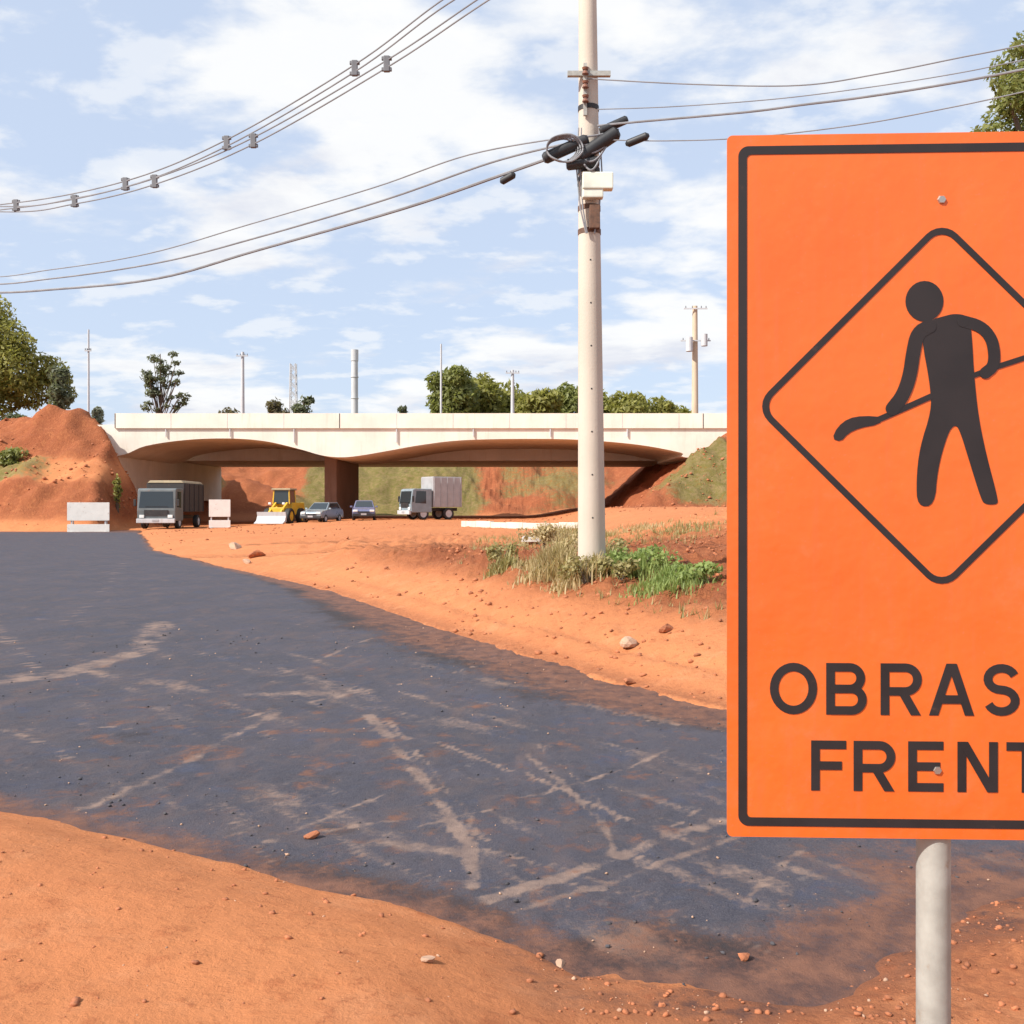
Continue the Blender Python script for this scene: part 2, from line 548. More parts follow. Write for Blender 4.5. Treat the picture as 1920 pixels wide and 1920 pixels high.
# ------------------------------------------------------------------ the ground and the road
ROAD_FAR = [(-25.5, 66), (-13.4, 36), (-7.6, 25.5), (-3.6, 18.6), (-1.25, 13.3), (0.2, 10.3), (1.13, 8.5), (1.75, 7.6), (3.4, 6.5), (8, 5.2), (22, 3.6)]
ROAD_NEAR = [(22, 0.4), (8, 2.9), (4.0, 4.1), (2.6, 4.15), (1.9, 3.92), (1.32, 3.45), (0.92, 3.18), (0.5, 3.2), (0.2, 3.4), (-0.05, 3.62), (-0.40, 3.88),
             (-1.08, 4.24), (-1.75, 4.64), (-2.85, 5.20), (-6.5, 7.4), (-13, 12.5), (-23, 26), (-37, 66)]
ROAD = np.array(ROAD_FAR + ROAD_NEAR)


def seg_dist(x, y, pts, closed=False):
    d = np.full(x.shape, 1e9)
    n = len(pts)
    for i in range(n if closed else n - 1):
        ax, ay = pts[i]; bx, by = pts[(i + 1) % n]
        dx, dy = bx - ax, by - ay
        t = np.clip(((x - ax) * dx + (y - ay) * dy) / (dx * dx + dy * dy), 0, 1)
        d = np.minimum(d, np.hypot(x - ax - t * dx, y - ay - t * dy))
    return d


def road_sd(x, y):
    """distance to the road's edge, positive inside"""
    d = seg_dist(x, y, ROAD, True)
    inside = np.zeros(x.shape, bool)
    n = len(ROAD)
    for i in range(n):
        ax, ay = ROAD[i]; bx, by = ROAD[(i + 1) % n]
        c = ((ay > y) != (by > y))
        xs = ax + (y - ay) / (by - ay if by != ay else 1e-9) * (bx - ax)
        inside ^= c & (x < xs)
    return np.where(inside, d, -d)


def terrain(x, y, fine=True, parts=False):
    x = np.asarray(x, float); y = np.asarray(y, float)
    sd = road_sd(x, y)
    dfar = seg_dist(x, y, ROAD_FAR)
    out = np.clip(-sd, 0, None)
    # line of the far edge decides which side a point lies on
    fx = np.array([p[0] for p in ROAD_FAR]); fy = np.array([p[1] for p in ROAD_FAR])
    edge_y = np.interp(x, fx, fy)
    beyond = (y > edge_y) & (sd < 0)
    bank = np.where(beyond, dfar, 0)
    z = np.zeros_like(x)
    wx = sstep(-13, 0.5, x + 0.18 * (y - 14))
    z = z + wx * (0.50 * sstep(0.15, 3.2, bank) + 0.40 * sstep(3, 9, bank) * sstep(0.5, 7, x))
    z = z + beyond * 0.10 * sstep(0.05, 0.7, bank)
    # terrace to the right, further off
    z = z + 0.55 * sstep(2, 9, x) * sstep(17, 30, y)
    # near side: a low graded mound of soil by the camera
    near = (~beyond) & (sd < 0) & (y < 12)
    nd = np.where(near, out, 0)
    z = z + 0.13 * sstep(0.0, 0.9, nd) * sstep(0.6, -0.4, x)
    z = z + 0.05 * sstep(0.0, 0.5, nd)
    # approach embankments of the overpass
    k = 2.2 * fbm(x * 0.22, y * 0.22, 4, 11)
    prof = np.interp(y - 62.8 + 0.8 * k, [0, 4.3, 7.6, 8.2, 12.6], [0, 3.5, 5.1, 5.6, 8.0])
    left = np.minimum(prof, (-27.3 - 3.6 * sstep(73, 79, y) - x + 0.35 * k) * 2.0)
    lm = np.clip(left, 0, None) * sstep(121, 108, y)
    heap = 1.3 * np.exp(-(((x + 36.2) / 4.4) ** 2 + ((y - 77.0) / 3.0) ** 2))
    rt = np.minimum(np.minimum(8.3, (y - 61.0 + k) * 0.60), 1.2 + (x - 8.6 + 0.6 * k) * 0.80)
    rm = np.clip(rt, 0, None) * sstep(125, 110, y)
    far = (8.6 + 0.6 * sstep(130, 300, y)) * sstep(104, 131, y + 3 * k)
    mound = 4.6 * np.exp(-(((x + 31.0) / 8.0) ** 2 + ((y - 112.0) / 6.5) ** 2))
    emb = np.maximum(np.maximum(lm, rm), np.maximum(far, mound))
    z = np.maximum(z, emb) + heap
    bigm = sstep(0.3, 2.0, emb)
    if fine:
        rough = np.where(sd > 0, 0.0, 1.0)
        edge = sstep(0.0, 0.5, out)
        clod = sstep(-0.2, 1.2, x) * near + 0.8 * beyond * wx
        z = z + rough * edge * (0.05 * fbm(x * 0.9, y * 0.9, 4, 3) + 0.030 * fbm(x * 4.5, y * 4.5, 4, 5))
        z = z + rough * edge * clod * (0.085 * fbm(x * 3.0, y * 3.0, 4, 8) + 0.07 * np.abs(fbm(x * 9.0, y * 9.0, 3, 9)))
        z = z + beyond * wx * sstep(1.2, 2.6, bank) * sstep(40, 25, y) * (0.30 * fbm(x * 1.6, y * 1.6, 5, 13) + 0.34 * np.abs(fbm(x * 4.0, y * 4.0, 4, 14)))
        z = z + 0.015 * fbm(x * 1.7 + 9, y * 1.7, 3, 21) + 0.010 * fbm(x * 14, y * 14, 3, 23) * (y < 25)
        gul = np.abs(fbm(x * 0.55 + 0.25 * fbm(x * 0.4, y * 0.4, 3, 36), y * 0.16, 4, 33))
        z = z + bigm * (1.1 * fbm(x * 0.35, y * 0.35, 5, 31) + (0.5 + 1.7 * (y < 90)) * (gul - 0.12) * sstep(0.5, 2.5, emb) + 0.7 * fbm(x * 1.3, y * 1.3, 4, 35))
        # ruts of wheels pressed into the soft bank
        z = z - 0.05 * beyond * np.exp(-((bank - 0.75 + 0.15 * fbm(x, y, 2, 4)) / 0.16) ** 2)
        # soil is scraped away where the asphalt lies
        z = z - 0.060 * sstep(-0.10, 0.10, sd + (0.12 + 0.42 * sstep(-0.3, 0.6, x)) * fbm(x * 2.2, y * 2.2, 5, 41))
    if parts:
        return z, dict(sd=sd, beyond=beyond, bank=bank, near=near, out=out, emb=emb, lm=lm, rm=rm, far=far, mound=mound, heap=heap, k=k, wx=wx)
    return z


def gz(x, y):
    return float(terrain(np.array([x]), np.array([y]))[0])


def axis(a, b, lo, hi, c, cap):
    def run(sgn, lim):
        out = []; p = c
        while (lim - p) * sgn > 0:
            p += sgn * min(b * math.hypot(p - c, a), cap(p))
            out.append(p)
        return out
    return np.array(run(-1, lo)[::-1] + [c] + run(1, hi))


gx = axis(1.6, 0.0185, -900, 900, 0.3, lambda p: 0.38 if abs(p + 8) < 42 else 1e9)
gy = axis(1.8, 0.0165, -14, 1600, 3.6, lambda p: 0.42 if 60 < p < 80 else (0.8 if 80 <= p < 132 else 1e9))
GX, GY = np.meshgrid(gx, gy)
nx_, ny_ = len(gx), len(gy)
X = GX.ravel(); Y = GY.ravel()
Z, T = terrain(X, Y, True, True)
idx = np.arange(nx_ * ny_).reshape(ny_, nx_)
quads = np.stack([idx[:-1, :-1], idx[:-1, 1:], idx[1:, 1:], idx[1:, :-1]], -1).reshape(-1, 4)
nn = fbm(X * 0.25, Y * 0.25, 4, 51)
grass = 0.95 * sstep(-27, -24.5, X + 5 * nn) * sstep(-2, -7, X + 6 * nn) * sstep(104, 108, Y)
grass = np.maximum(grass, (0.42 + 1.3 * fbm(X * 0.16, Y * 0.16, 4, 57)) * sstep(-4, 0, X) * sstep(103, 108, Y))
grass = np.maximum(grass, 0.8 * sstep(1.0, 2.5, T['rm']) * sstep(76, 71, Y + 3 * nn) * sstep(9, 12, X))
bench = sstep(3.2, 3.8, T['lm'] + 1.2 * nn) * sstep(5.5, 5.0, T['lm'] + 1.2 * nn)
grass = np.maximum(grass, 0.9 * bench * sstep(-30, -36, X + 6 * nn))
grass = np.maximum(grass, sstep(140, 170, Y) * 0.9)
red = np.clip(0.9 * sstep(0.4, 1.2, T['emb']) - 0.9 * bench + 0.9 * T['beyond'] * sstep(1.0, 2.6, T['bank']) * T['wx'] * (1 - 0.85 * sstep(19, 27, Y)) + 0.3 * nn, 0, 1)
damp = 0.85 * T['near'] * sstep(0.0, 1.0, X) * sstep(1.0, 0.25, T['out'])
damp = np.maximum(damp, 0.75 * sstep(0.45, 0.0, T['out']) * T['beyond'] * sstep(30, 20, Y))
tarred = T['near'] * sstep(-0.35, 0.25, X) * sstep(0.42, 0.0, T['out'] + 0.9 * fbm(X * 2.4, Y * 2.4, 4, 55))
damp = np.maximum(damp, (0.55 + 0.5 * fbm(X * 1.5, Y * 1.5, 4, 58)) * T['near'] * sstep(-1.5, 0.8, X + 1.5 * nn) * sstep(4.6, 2.4, Y))
ground = raw_mesh("ground", np.stack([X, Y, Z], -1), quads, M['dirt'], attrs=dict(grass=grass, red=red, damp=damp, tarred=tarred))
tag(ground, 'red laterite soil of the roadworks with banks and embankments', kind='structure')

# the road: a sheet over the same grid, kept where the asphalt lies
SD = T['sd']
keep_v = (SD > -0.22)
kq = keep_v[quads].all(1)
fq = quads[kq]
used = np.unique(fq)
remap = np.full(len(X), -1); remap[used] = np.arange(len(used))
rx, ry, rsd = X[used], Y[used], SD[used]
rz = -0.022 + 0.020 * fbm(rx * 18, ry * 18, 3, 65) * (ry < 12) * (0.4 + 1.2 * sstep(-0.1, 0.2, fbm(rx * 1.3, ry * 1.3, 3, 66))) + 0.028 * fbm(rx * 1.1, ry * 1.1, 4, 61) + 0.016 * fbm(rx * 7, ry * 7, 4, 63) * (ry < 20) + 0.010 * fbm(rx * 30, ry * 30, 2, 64) * (ry < 9)
dust = np.zeros_like(rx)
TRACKS = [([(690, 1335), (770, 1430), (830, 1500), (880, 1570), (885, 1650)], 0.055, 0.95), ([(725, 1345), (800, 1430), (865, 1500), (915, 1570)], 0.030, 0.75),
          ([(985, 1400), (1070, 1480), (1130, 1540), (1150, 1600)], 0.040, 1.0), ([(1010, 1392), (1100, 1475), (1160, 1540)], 0.022, 0.7),
          ([(860, 1690), (1080, 1625), (1240, 1565), (1380, 1520), (1700, 1440)], 0.075, 0.85), ([(900, 1720), (1120, 1650), (1280, 1595), (1420, 1545)], 0.040, 0.7),
          ([(300, 1165), (270, 1215), (120, 1260), (-200, 1300)], 0.14, 0.7), ([(60, 1540), (180, 1500), (330, 1430), (520, 1330)], 0.05, 0.7),
          ([(700, 1570), (780, 1575), (870, 1590)], 0.10, 0.7), ([(-100, 1275), (150, 1250), (420, 1300), (700, 1290)], 0.09, 0.6)]
_tr = random.Random(31)
for q in range(34):                                 # fine wheel scratches swinging across the mouth of the road
    px, py = _tr.uniform(-200, 1700), _tr.uniform(1130, 1700)
    ang, bend, Lp = _tr.uniform(-0.9, 0.9) + (0.45 if _tr.random() < 0.6 else -0.3), _tr.uniform(-0.5, 0.5), _tr.uniform(120, 420)
    line = []
    for k in range(7):
        line.append((px, min(1880, max(1040, py))))
        px += math.cos(ang) * Lp / 6; py += math.sin(ang) * Lp / 6 * 0.55; ang += bend / 6
    TRACKS.append((line, _tr.uniform(0.014, 0.035), _tr.uniform(0.5, 0.95)))
for pts, w, a in TRACKS:
    wp = [(((px - 960) / F) * EYE * F / (py - HOR), EYE * F / (py - HOR)) for px, py in pts]
    wob = 0.06 * fbm(rx * 2.3, ry * 2.3, 3, 71)
    d = seg_dist(rx + wob, ry + wob, wp)
    w_ = 0.72 * w * np.clip(ry / 5.0, 1.0, 3.0)
    dust = np.maximum(dust, a * sstep(w_ * 1.3, w_ * 0.4, d))
dust = np.maximum(dust, 0.30 * sstep(8.5, 4.5, ry) * (0.5 + fbm(rx * 1.2, ry * 1.2, 3, 73)))
ca_, sa_ = 0.64, 0.77
u_ = (-rx * ca_ + ry * sa_); v_ = (rx * sa_ + ry * ca_)
stk = fbm(u_ * 0.7 + 0.3 * fbm(rx, ry, 2, 81), v_ * 5.5, 5, 82) 
stk2 = fbm(u_ * 1.6, v_ * 11.0, 4, 83)
blot = fbm(rx * 1.7, ry * 2.6, 5, 84)
nearw = 0.35 + 0.65 * sstep(16, 6, ry)
dust = dust * np.clip(0.85 + 2.0 * stk2 + 1.2 * blot, 0, 1.3)
dust = np.maximum(dust, nearw * np.clip(0.06 + 1.1 * stk + 1.6 * stk2 + 0.6 * blot, 0, 0.6))
soil = 0.70 * sstep(0.40, 0.0, rsd)
soil = np.maximum(soil, nearw * np.clip(0.08 + 1.9 * fbm(rx * 6.5 + 5, ry * 7.5, 5, 85, 0.65) - 0.4 * stk, 0, 0.62))
dfar_r = seg_dist(rx, ry, ROAD_FAR)
wb = 0.40 + 0.95 * sstep(24, 12, ry) * sstep(5.5, 8.5, ry)
soil = np.maximum(soil, 0.80 * sstep(1.0, 0.25, dfar_r / wb + 0.5 * fbm(rx * 1.3, ry * 1.3, 3, 74)))
soil = np.maximum(soil, 0.75 * sstep(56, 64, ry))
soil = np.maximum(soil, 0.85 * sstep(0.5, 1.9, rx + 1.5 * fbm(rx * 1.6, ry * 1.6, 4, 75)) * sstep(5.2, 3.9, ry))
soil = np.maximum(soil, 0.8 * sstep(0.75, 0.1, rsd + 0.5 * fbm(rx * 2.2, ry * 2.2, 4, 76)) * sstep(0.0, 0.6, rx) * (ry < 5))
tw = 0.55 * fbm(rx * 2.2, ry * 2.2, 5, 86)
tar_shade = 0.95 * sstep(1.25, 0.55, np.hypot((rx - 0.55) / 0.75, (ry - 3.42) / 0.36) + 1.6 * tw)
tar_shade = np.maximum(tar_shade, 0.75 * sstep(1.25, 0.4, dfar_r / wb + 0.6 * fbm(rx * 1.7, ry * 1.7, 3, 78)) * sstep(30, 20, ry))
tar_shade = np.maximum(tar_shade, nearw * np.clip(-0.10 + 1.7 * fbm(rx * 1.9 - 7, ry * 2.7, 5, 87), 0, 0.8))
tar_shade = np.maximum(tar_shade, 0.75 * sstep(0.34, 0.10, rsd) * sstep(-1.7, -0.9, rx) * sstep(0.3, -0.1, rx) * (ry < 5))  # shadow beside the near soil lip, painted as a dark strip
road = raw_mesh("road", np.stack([rx, ry, rz], -1), remap[fq], M['asphalt'], attrs=dict(dust=dust, soil=soil, tar_shade=tar_shade))
tag(road, 'dusty dark asphalt road surface curving towards the overpass', kind='structure')

# ------------------------------------------------------------------ overpass
BY0, BY1 = 75.0, 103.0
bridge = empty("road_overpass", (0, BY0, 0), 0, 'long white concrete overpass with haunched spans on a pier coloured dark brown for shade', 'bridge')
under_pts = [(-36, 5.3), (-30.9, 5.55), (-28.6, 6.35), (-25.4, 6.82), (-22, 6.93), (-19.2, 6.70), (-16.6, 6.10), (-14.9, 5.62), (-13.4, 5.46), (-11.8, 5.60), (-9.6, 5.98), (-7.1, 6.42), (-3.75, 6.80),
             (1.7, 6.9), (5.8, 6.8), (10, 6.42), (13.2, 5.82), (14.4, 5.4), (26, 5.4)]
sm = []
for i in range(len(under_pts) - 1):
    p0, p1, p2, p3 = [Vector(under_pts[max(0, min(len(under_pts) - 1, i + q))]) for q in (-1, 0, 1, 2)]
    for q in range(5):
        t_ = q / 5
        c_ = 0.5 * ((2 * p1) + (p2 - p0) * t_ + (2 * p0 - 5 * p1 + 4 * p2 - p3) * t_ * t_ + (3 * p1 - p0 - 3 * p2 + p3) * t_ ** 3)
        sm.append((c_.x, c_.y))
sm.append(under_pts[-1])
poly = sm + [(26, 8.0), (-36, 8.0)]
MB().prism(poly, (0, 0, 0), (1, 0, 0), (0, 0, 1), (0, 13.0, 0)).build('girder', M['concrete'], bridge, smooth=True)
MB().box((-4.5, 20.9, 6.92), (61, 14.2, 2.14)).build('rear_girder', M['concrete'], bridge)
for yy, nm in ((-0.16, 'parapet'), (BY1 - BY0 - 0.14, 'parapet')):
    x0 = -31.0
    m = MB()
    prof = [(0, 7.72), (0, 8.88), (0.20, 8.88), (0.30, 7.98), (0.30, 7.72)]
    if yy > 0:
        prof = [(0.30 - a, b) for a, b in prof]
    m.prism(prof, (-31.0, yy, 0), (0, 1, 0), (0, 0, 1), (57, 0, 0)).build(nm, M['concrete'], bridge)
MB().box((-2.5, 14, 8.06), (57, 27.4, 0.10)).build('deck_surfacing', M['asphalt'], bridge)
MB().box((-15.2, 11.2, 2.7), (1.05, 11.6, 6.4)).build('pier', M['shade_brown_concrete'], bridge, bevel=0.12)
MB().box((-31.8, 14, 4.0), (1.4, 27.4, 3.6)).build('abutment', M['concrete'], bridge)
MB().box((15.6, 14, 3.4), (1.6, 27.4, 4.6)).build('abutment', M['concrete'], bridge)
MB().box((21.0, 0.12, 4.6), (9.6, 0.36, 2.0)).build('wing_wall', M['concrete'], bridge)
for xx in (-27, -22, -17, -9, -3, 3, 9):
    MB().cyl((xx, -0.10, 7.05 if abs(xx + 13) > 5 else 6.6), (xx, -0.10, 7.66), 0.055, n=8).build('drain_pipe', M['far_pole'], bridge)
for xx in (-26.6, -22.2, -17.8, -9.0, -4.6, -0.2, 4.2, 8.6, 13.0):
    MB().box((xx, -0.166, 8.30), (0.025, 0.012, 1.12)).build('panel_joint', M['far_pole'], bridge)
for xx in (-30.95, -13.45, 14.9):
    MB().box((xx, -0.172, 8.30), (0.05, 0.02, 1.14)).build('expansion_joint', M['dark_metal'], bridge)

# ------------------------------------------------------------------ road sign
S = 2.06 / F
sign = empty("traffic_sign", ((1765 - 960) * S, 2.06, gz((1765 - 960) * S, 2.06) - 0.02), R(-2.1),
             'tall orange roadworks sign with digging figure and black lettering on steel post', 'sign')
SZ = EYE - sign.location.z


def P(px, py):
    return ((px - 1765) * S, SZ + (HOR - py) * S)


def rounded(x0, y0, x1, y1, r, n=6):
    pts = []
    for cx, cy, a0 in ((x1 - r, y1 - r, 0), (x0 + r, y1 - r, 90), (x0 + r, y0 + r, 180), (x1 - r, y0 + r, 270)):
        for k in range(n + 1):
            a = R(a0 + 90 * k / n)
            pts.append((cx + r * math.cos(a), cy + r * math.sin(a)))
    return pts


def signpoly(mb, pts, y0=-0.0018, t=0.0010):
    return mb.prism(pts, (0, y0, 0), (1, 0, 0), (0, 0, 1), (0, -t, 0))


def ring(mb, outer, inner, y0=-0.0018, t=0.0010):
    n = len(outer)
    for k in range(n):
        j = (k + 1) % n
        mb.prism([outer[k], outer[j], inner[j], inner[k]], (0, y0, 0), (1, 0, 0), (0, 0, 1), (0, -t, 0))
    return mb


def stroke(mb, pts, w, closed=False, y0=-0.0018, t=0.0010):
    """a band of constant width along a polyline, mitred"""
    pts = [Vector(p) for p in pts]
    pts = [p for i, p in enumerate(pts) if i == 0 or (p - pts[i - 1]).length > 1e-6]
    n = len(pts)
    L, Rr = [], []
    for i in range(n):
        a = pts[i - 1] if (i > 0 or closed) else None
        b = pts[(i + 1) % n] if (i < n - 1 or closed) else None
        d1 = (pts[i] - a).normalized() if a is not None else None
        d2 = (b - pts[i]).normalized() if b is not None else None
        if d1 is None: d1 = d2
        if d2 is None: d2 = d1
        n1 = Vector((-d1.y, d1.x)); n2 = Vector((-d2.y, d2.x))
        mn = (n1 + n2)
        mn = mn.normalized() if mn.length > 1e-6 else n1
        s = (w / 2) / max(0.45, mn.dot(n1))
        L.append(pts[i] + mn * s); Rr.append(pts[i] - mn * s)
    if len(pts) == 2 and abs(pts[0].x - pts[1].x) > 1e-5 and abs(pts[0].y - pts[1].y) > 1.2 * abs(pts[0].x - pts[1].x):
        d = pts[1] - pts[0]
        hx = (w / 2) * d.length / abs(d.y)            # slanted letter stroke: cut level at both ends
        off = Vector((hx, 0))
        L = [pts[0] - off, pts[1] - off]; Rr = [pts[0] + off, pts[1] + off]
    for i in range(n if closed else n - 1):
        j = (i + 1) % n
        mb.prism([L[i], L[j], Rr[j], Rr[i]], (0, y0, 0), (1, 0, 0), (0, 0, 1), (0, -t, 0))
    return mb


xl, zt = P(1366, 249); xr, zb = P(2164, 1573)
pnl = MB()
pnl.prism(rounded(xl, zb, xr, zt, 0.012), (0, 0.0015, 0), (1, 0, 0), (0, 0, 1), (0, -0.003, 0))
panel = pnl.build('panel', M['sign_orange'], sign)
ins0, ins1 = 21 * S, 37 * S
o_ = rounded(xl + ins0, zb + ins0, xr - ins0, zt - ins0, 0.022, 8)
i_ = rounded(xl + ins1, zb + ins1, xr - ins1, zt - ins1, 0.010, 8)
ring(MB(), o_, i_).build('border', M['sign_dark'], panel)
# diamond
DC = P(1765, 761)


def diamond(h, r, n=6):
    pts = []
    for k in range(4):
        a0 = R(90 * k)
        cx, cz = DC[0] + (h - r * math.sqrt(2)) * math.cos(a0), DC[1] + (h - r * math.sqrt(2)) * math.sin(a0)
        for q in range(n + 1):
            a = a0 + R(-45 + 90 * q / n)
            pts.append((cx + r * math.cos(a), cz + r * math.sin(a)))
    return pts


ring(MB(), diamond(350 * S, 40 * S), diamond(333 * S, 30 * S)).build('diamond_outline', M['sign_dark'], panel)
PP = lambda L: [P(a, b) for a, b in L]
fig = MB()
signpoly(fig, [(P(1733, 565)[0] + 35 * S * math.cos(2 * math.pi * k / 28), P(1733, 565)[1] + 38 * S * math.sin(2 * math.pi * k / 28)) for k in range(28)])
fig.build('figure_head', M['sign_dark'], panel)
body = PP([(1766, 594), (1790, 588), (1816, 594), (1821, 640), (1824, 700), (1832, 780), (1846, 850), (1869, 938), (1866, 946), (1846, 946), (1838, 938), (1815, 862), (1798, 806), (1789, 796),
           (1776, 812), (1757, 880), (1752, 948), (1720, 950), (1718, 900), (1724, 840), (1746, 770), (1744, 730), (1738, 690), (1733, 665), (1730, 640), (1726, 612), (1745, 600)])
def chaikin(pts, n=2, closed=True):
    for _ in range(n):
        out = [] if closed else [pts[0]]
        for i in range(len(pts) if closed else len(pts) - 1):
            a, b = pts[i], pts[(i + 1) % len(pts)]
            out += [(a[0] * 0.75 + b[0] * 0.25, a[1] * 0.75 + b[1] * 0.25), (a[0] * 0.25 + b[0] * 0.75, a[1] * 0.25 + b[1] * 0.75)]
        pts = out if closed else out + [pts[-1]]
    return pts


def capsule(mb, pts, w, y0):
    """a limb: a band with round ends"""
    stroke(mb, pts, w, y0=y0)
    for c in (pts[0], pts[-1]):
        signpoly(mb, [(c[0] + w / 2 * math.cos(2 * math.pi * k / 16), c[1] + w / 2 * math.sin(2 * math.pi * k / 16)) for k in range(16)], y0 - 0.0002)
    return mb


fb = MB()
signpoly(fb, chaikin(body))
fb.build('figure_body', M['sign_dark'], panel)
capsule(MB(), chaikin(PP([(1742, 612), (1720, 624), (1712, 660), (1706, 705), (1693, 742), (1674, 766)]), 2, False), 26 * S, -0.0024).build('figure_arm', M['sign_dark'], panel)
capsule(MB(), chaikin(PP([(1804, 603), (1836, 612), (1856, 634), (1862, 664), (1860, 688), (1845, 700)]), 2, False), 22 * S, -0.0024).build('figure_arm', M['sign_dark'], panel)
stroke(MB(), PP([(1985, 650), (1862, 690), (1820, 706)]), 10 * S, y0=-0.0020).build('shovel_handle', M['sign_dark'], panel)
stroke(MB(), PP([(1748, 742), (1690, 768), (1640, 790)]), 11 * S, y0=-0.0020).build('shovel_handle', M['sign_dark'], panel)
signpoly(MB(), chaikin(PP([(1562, 822), (1572, 800), (1592, 784), (1620, 779), (1660, 782), (1648, 796), (1614, 802), (1592, 812), (1578, 828)]), 1)).build('shovel_blade', M['sign_dark'], panel)

W_ = 16.0


def arc(cx, cy, rx_, ry_, a0, a1, n=14):
    return [(cx + rx_ * math.cos(R(a0 + (a1 - a0) * k / n)), cy - ry_ * math.sin(R(a0 + (a1 - a0) * k / n))) for k in range(n + 1)]


def letter(ch, x0, x1, y0, y1):
    """strokes in photo pixels, y downward"""
    h = W_ / 2
    a, b, t, o = x0 + h, x1 - h, y0 + h, y1 - h
    mid = (t + o) / 2
    cx = (x0 + x1) / 2
    if ch == 'O':
        return [(arc(cx, mid, b - cx, o - mid, 0, 360, 32)[:-1], True)]
    if ch == 'B':
        r1, r2 = (mid - t) / 2, (o - mid) / 2
        return [([(a, y0), (a, y1)], False), ([(a, t), (b - r1 - 3, t)] + arc(b - r1 - 3, t + r1, r1, r1, 90, -90) + [(a, mid)], False),
                ([(a, mid), (b - r2, mid)] + arc(b - r2, mid + r2, r2, r2, 90, -90) + [(a, o)], False)]
    if ch == 'R':
        r1 = (mid + 4 - t) / 2
        return [([(a, y0), (a, y1)], False), ([(a, t), (b - r1, t)] + arc(b - r1, t + r1, r1, r1, 90, -90) + [(a, mid + 4)], False), ([(cx + 2, mid + 4), (b - 3, y1)], False)]
    if ch in 'AÀ':
        s = [([(a, y1), (cx - 1, y0)], False), ([(cx + 1, y0), (b, y1)], False), ([(a + 12, y1 - 30), (b - 12, y1 - 30)], False)]
        if ch == 'À':
            s.append(([(cx - 18, y0 - 34), (cx + 4, y0 - 14)], False))
        return s
    if ch == 'S':
        r = (mid - t) / 2
        rx_ = b - cx
        return [(arc(cx, t + r, rx_, r, 20, 250, 14) + arc(cx, mid + r, rx_, r, 75, -160, 14), False)]
    if ch == 'F':
        return [([(a, y1), (a, t), (x1, t)], False), ([(a, mid), (x1 - 8, mid)], False)]
    if ch == 'E':
        return [([(x1, t), (a, t), (a, o), (x1, o)], False), ([(a, mid), (x1 - 6, mid)], False)]
    if ch == 'N':
        return [([(a, y1), (a, y0)], False), ([(b, y1), (b, y0)], False), ([(a + 2, y0), (b - 2, y1)], False)]
    if ch == 'T':
        return [([(cx, t), (cx, y1)], False), ([(x0, t), (x1, t)], False)]


for row, spec in ((0, [('O', 1446, 1534), ('B', 1551, 1626), ('R', 1652, 1728), ('A', 1742, 1824), ('S', 1842, 1908), ('À', 1946, 2030)]),
                  (1, [('F', 1523, 1588), ('R', 1602, 1679), ('E', 1703, 1768), ('N', 1794, 1868), ('T', 1884, 1956), ('E', 1976, 2040)])):
    y0, y1 = ((1244, 1341), (1390, 1484))[row]
    for ch, a, b in spec:
        m = MB()
        for q, (pts, closed) in enumerate(letter(ch, a, b, y0, y1)):
            stroke(m, PP(pts), W_ * S, closed, y0=-0.0018 - 0.0002 * q)
        m.build('letter', M['sign_dark'], panel)
for bx, by in ((1765, 375), (1757, 1444)):
    cx, cz = P(bx, by)
    MB().cyl((cx, -0.0015, cz), (cx, -0.0055, cz), 0.010, 0.008, 6).build('bolt', M['bolt'], sign, smooth=False)
px_, _ = P(1764, 0)
MB().cyl((px_, 0.040, -0.25), (px_, 0.040, zt - 0.10), 0.0355, n=28).build('post', M['steel'], sign, smooth=True)
for zz in (P(0, 375)[1], P(0, 1444)[1]):
    MB().box((px_, 0.006, zz), (0.30, 0.008, 0.035)).build('bracket', M['steel'], sign)

# ------------------------------------------------------------------ utility pole
PB = Vector(((1110 - 960) / F * 14.0, 14.0, 0))
PB.z = gz(PB.x, PB.y) - 0.05
pole = empty("utility_pole", PB, 0, 'tall tapered pale concrete utility pole with dark cable clutter, rising in dry grass', 'utility pole')
lean = -0.085            # metres of lean over its height
PH = 11.2


def pz(py):
    return EYE + (HOR - py) / F * 14.0 - PB.z


def pr(h):
    return 0.205 - 0.098 * h / PH


def pc(h):
    return Vector((lean * h / PH, 0, h))


m = MB()
m.cyl(pc(-0.4), pc(PH), pr(-0.4), pr(PH), 28)
m.build('shaft', M['pole'], pole, smooth=True)
for py in (205, 322, 338, 392, 436):
    h = pz(py)
    MB().cyl(pc(h - 0.035), pc(h + 0.035), pr(h) + 0.008, n=24).build('steel_band', M['rust'] if py > 350 else M['dark_metal'], pole, smooth=True)
for q in range(9):
    h = 0.9 + 0.62 * q
    c_ = pc(h) + Vector((0.0, -pr(h) + 0.004, 0))
    MB().cyl(c_, c_ + Vector((0, -0.006, 0)), 0.013, n=10).build('bolt_hole', M['dark_metal'], pole)
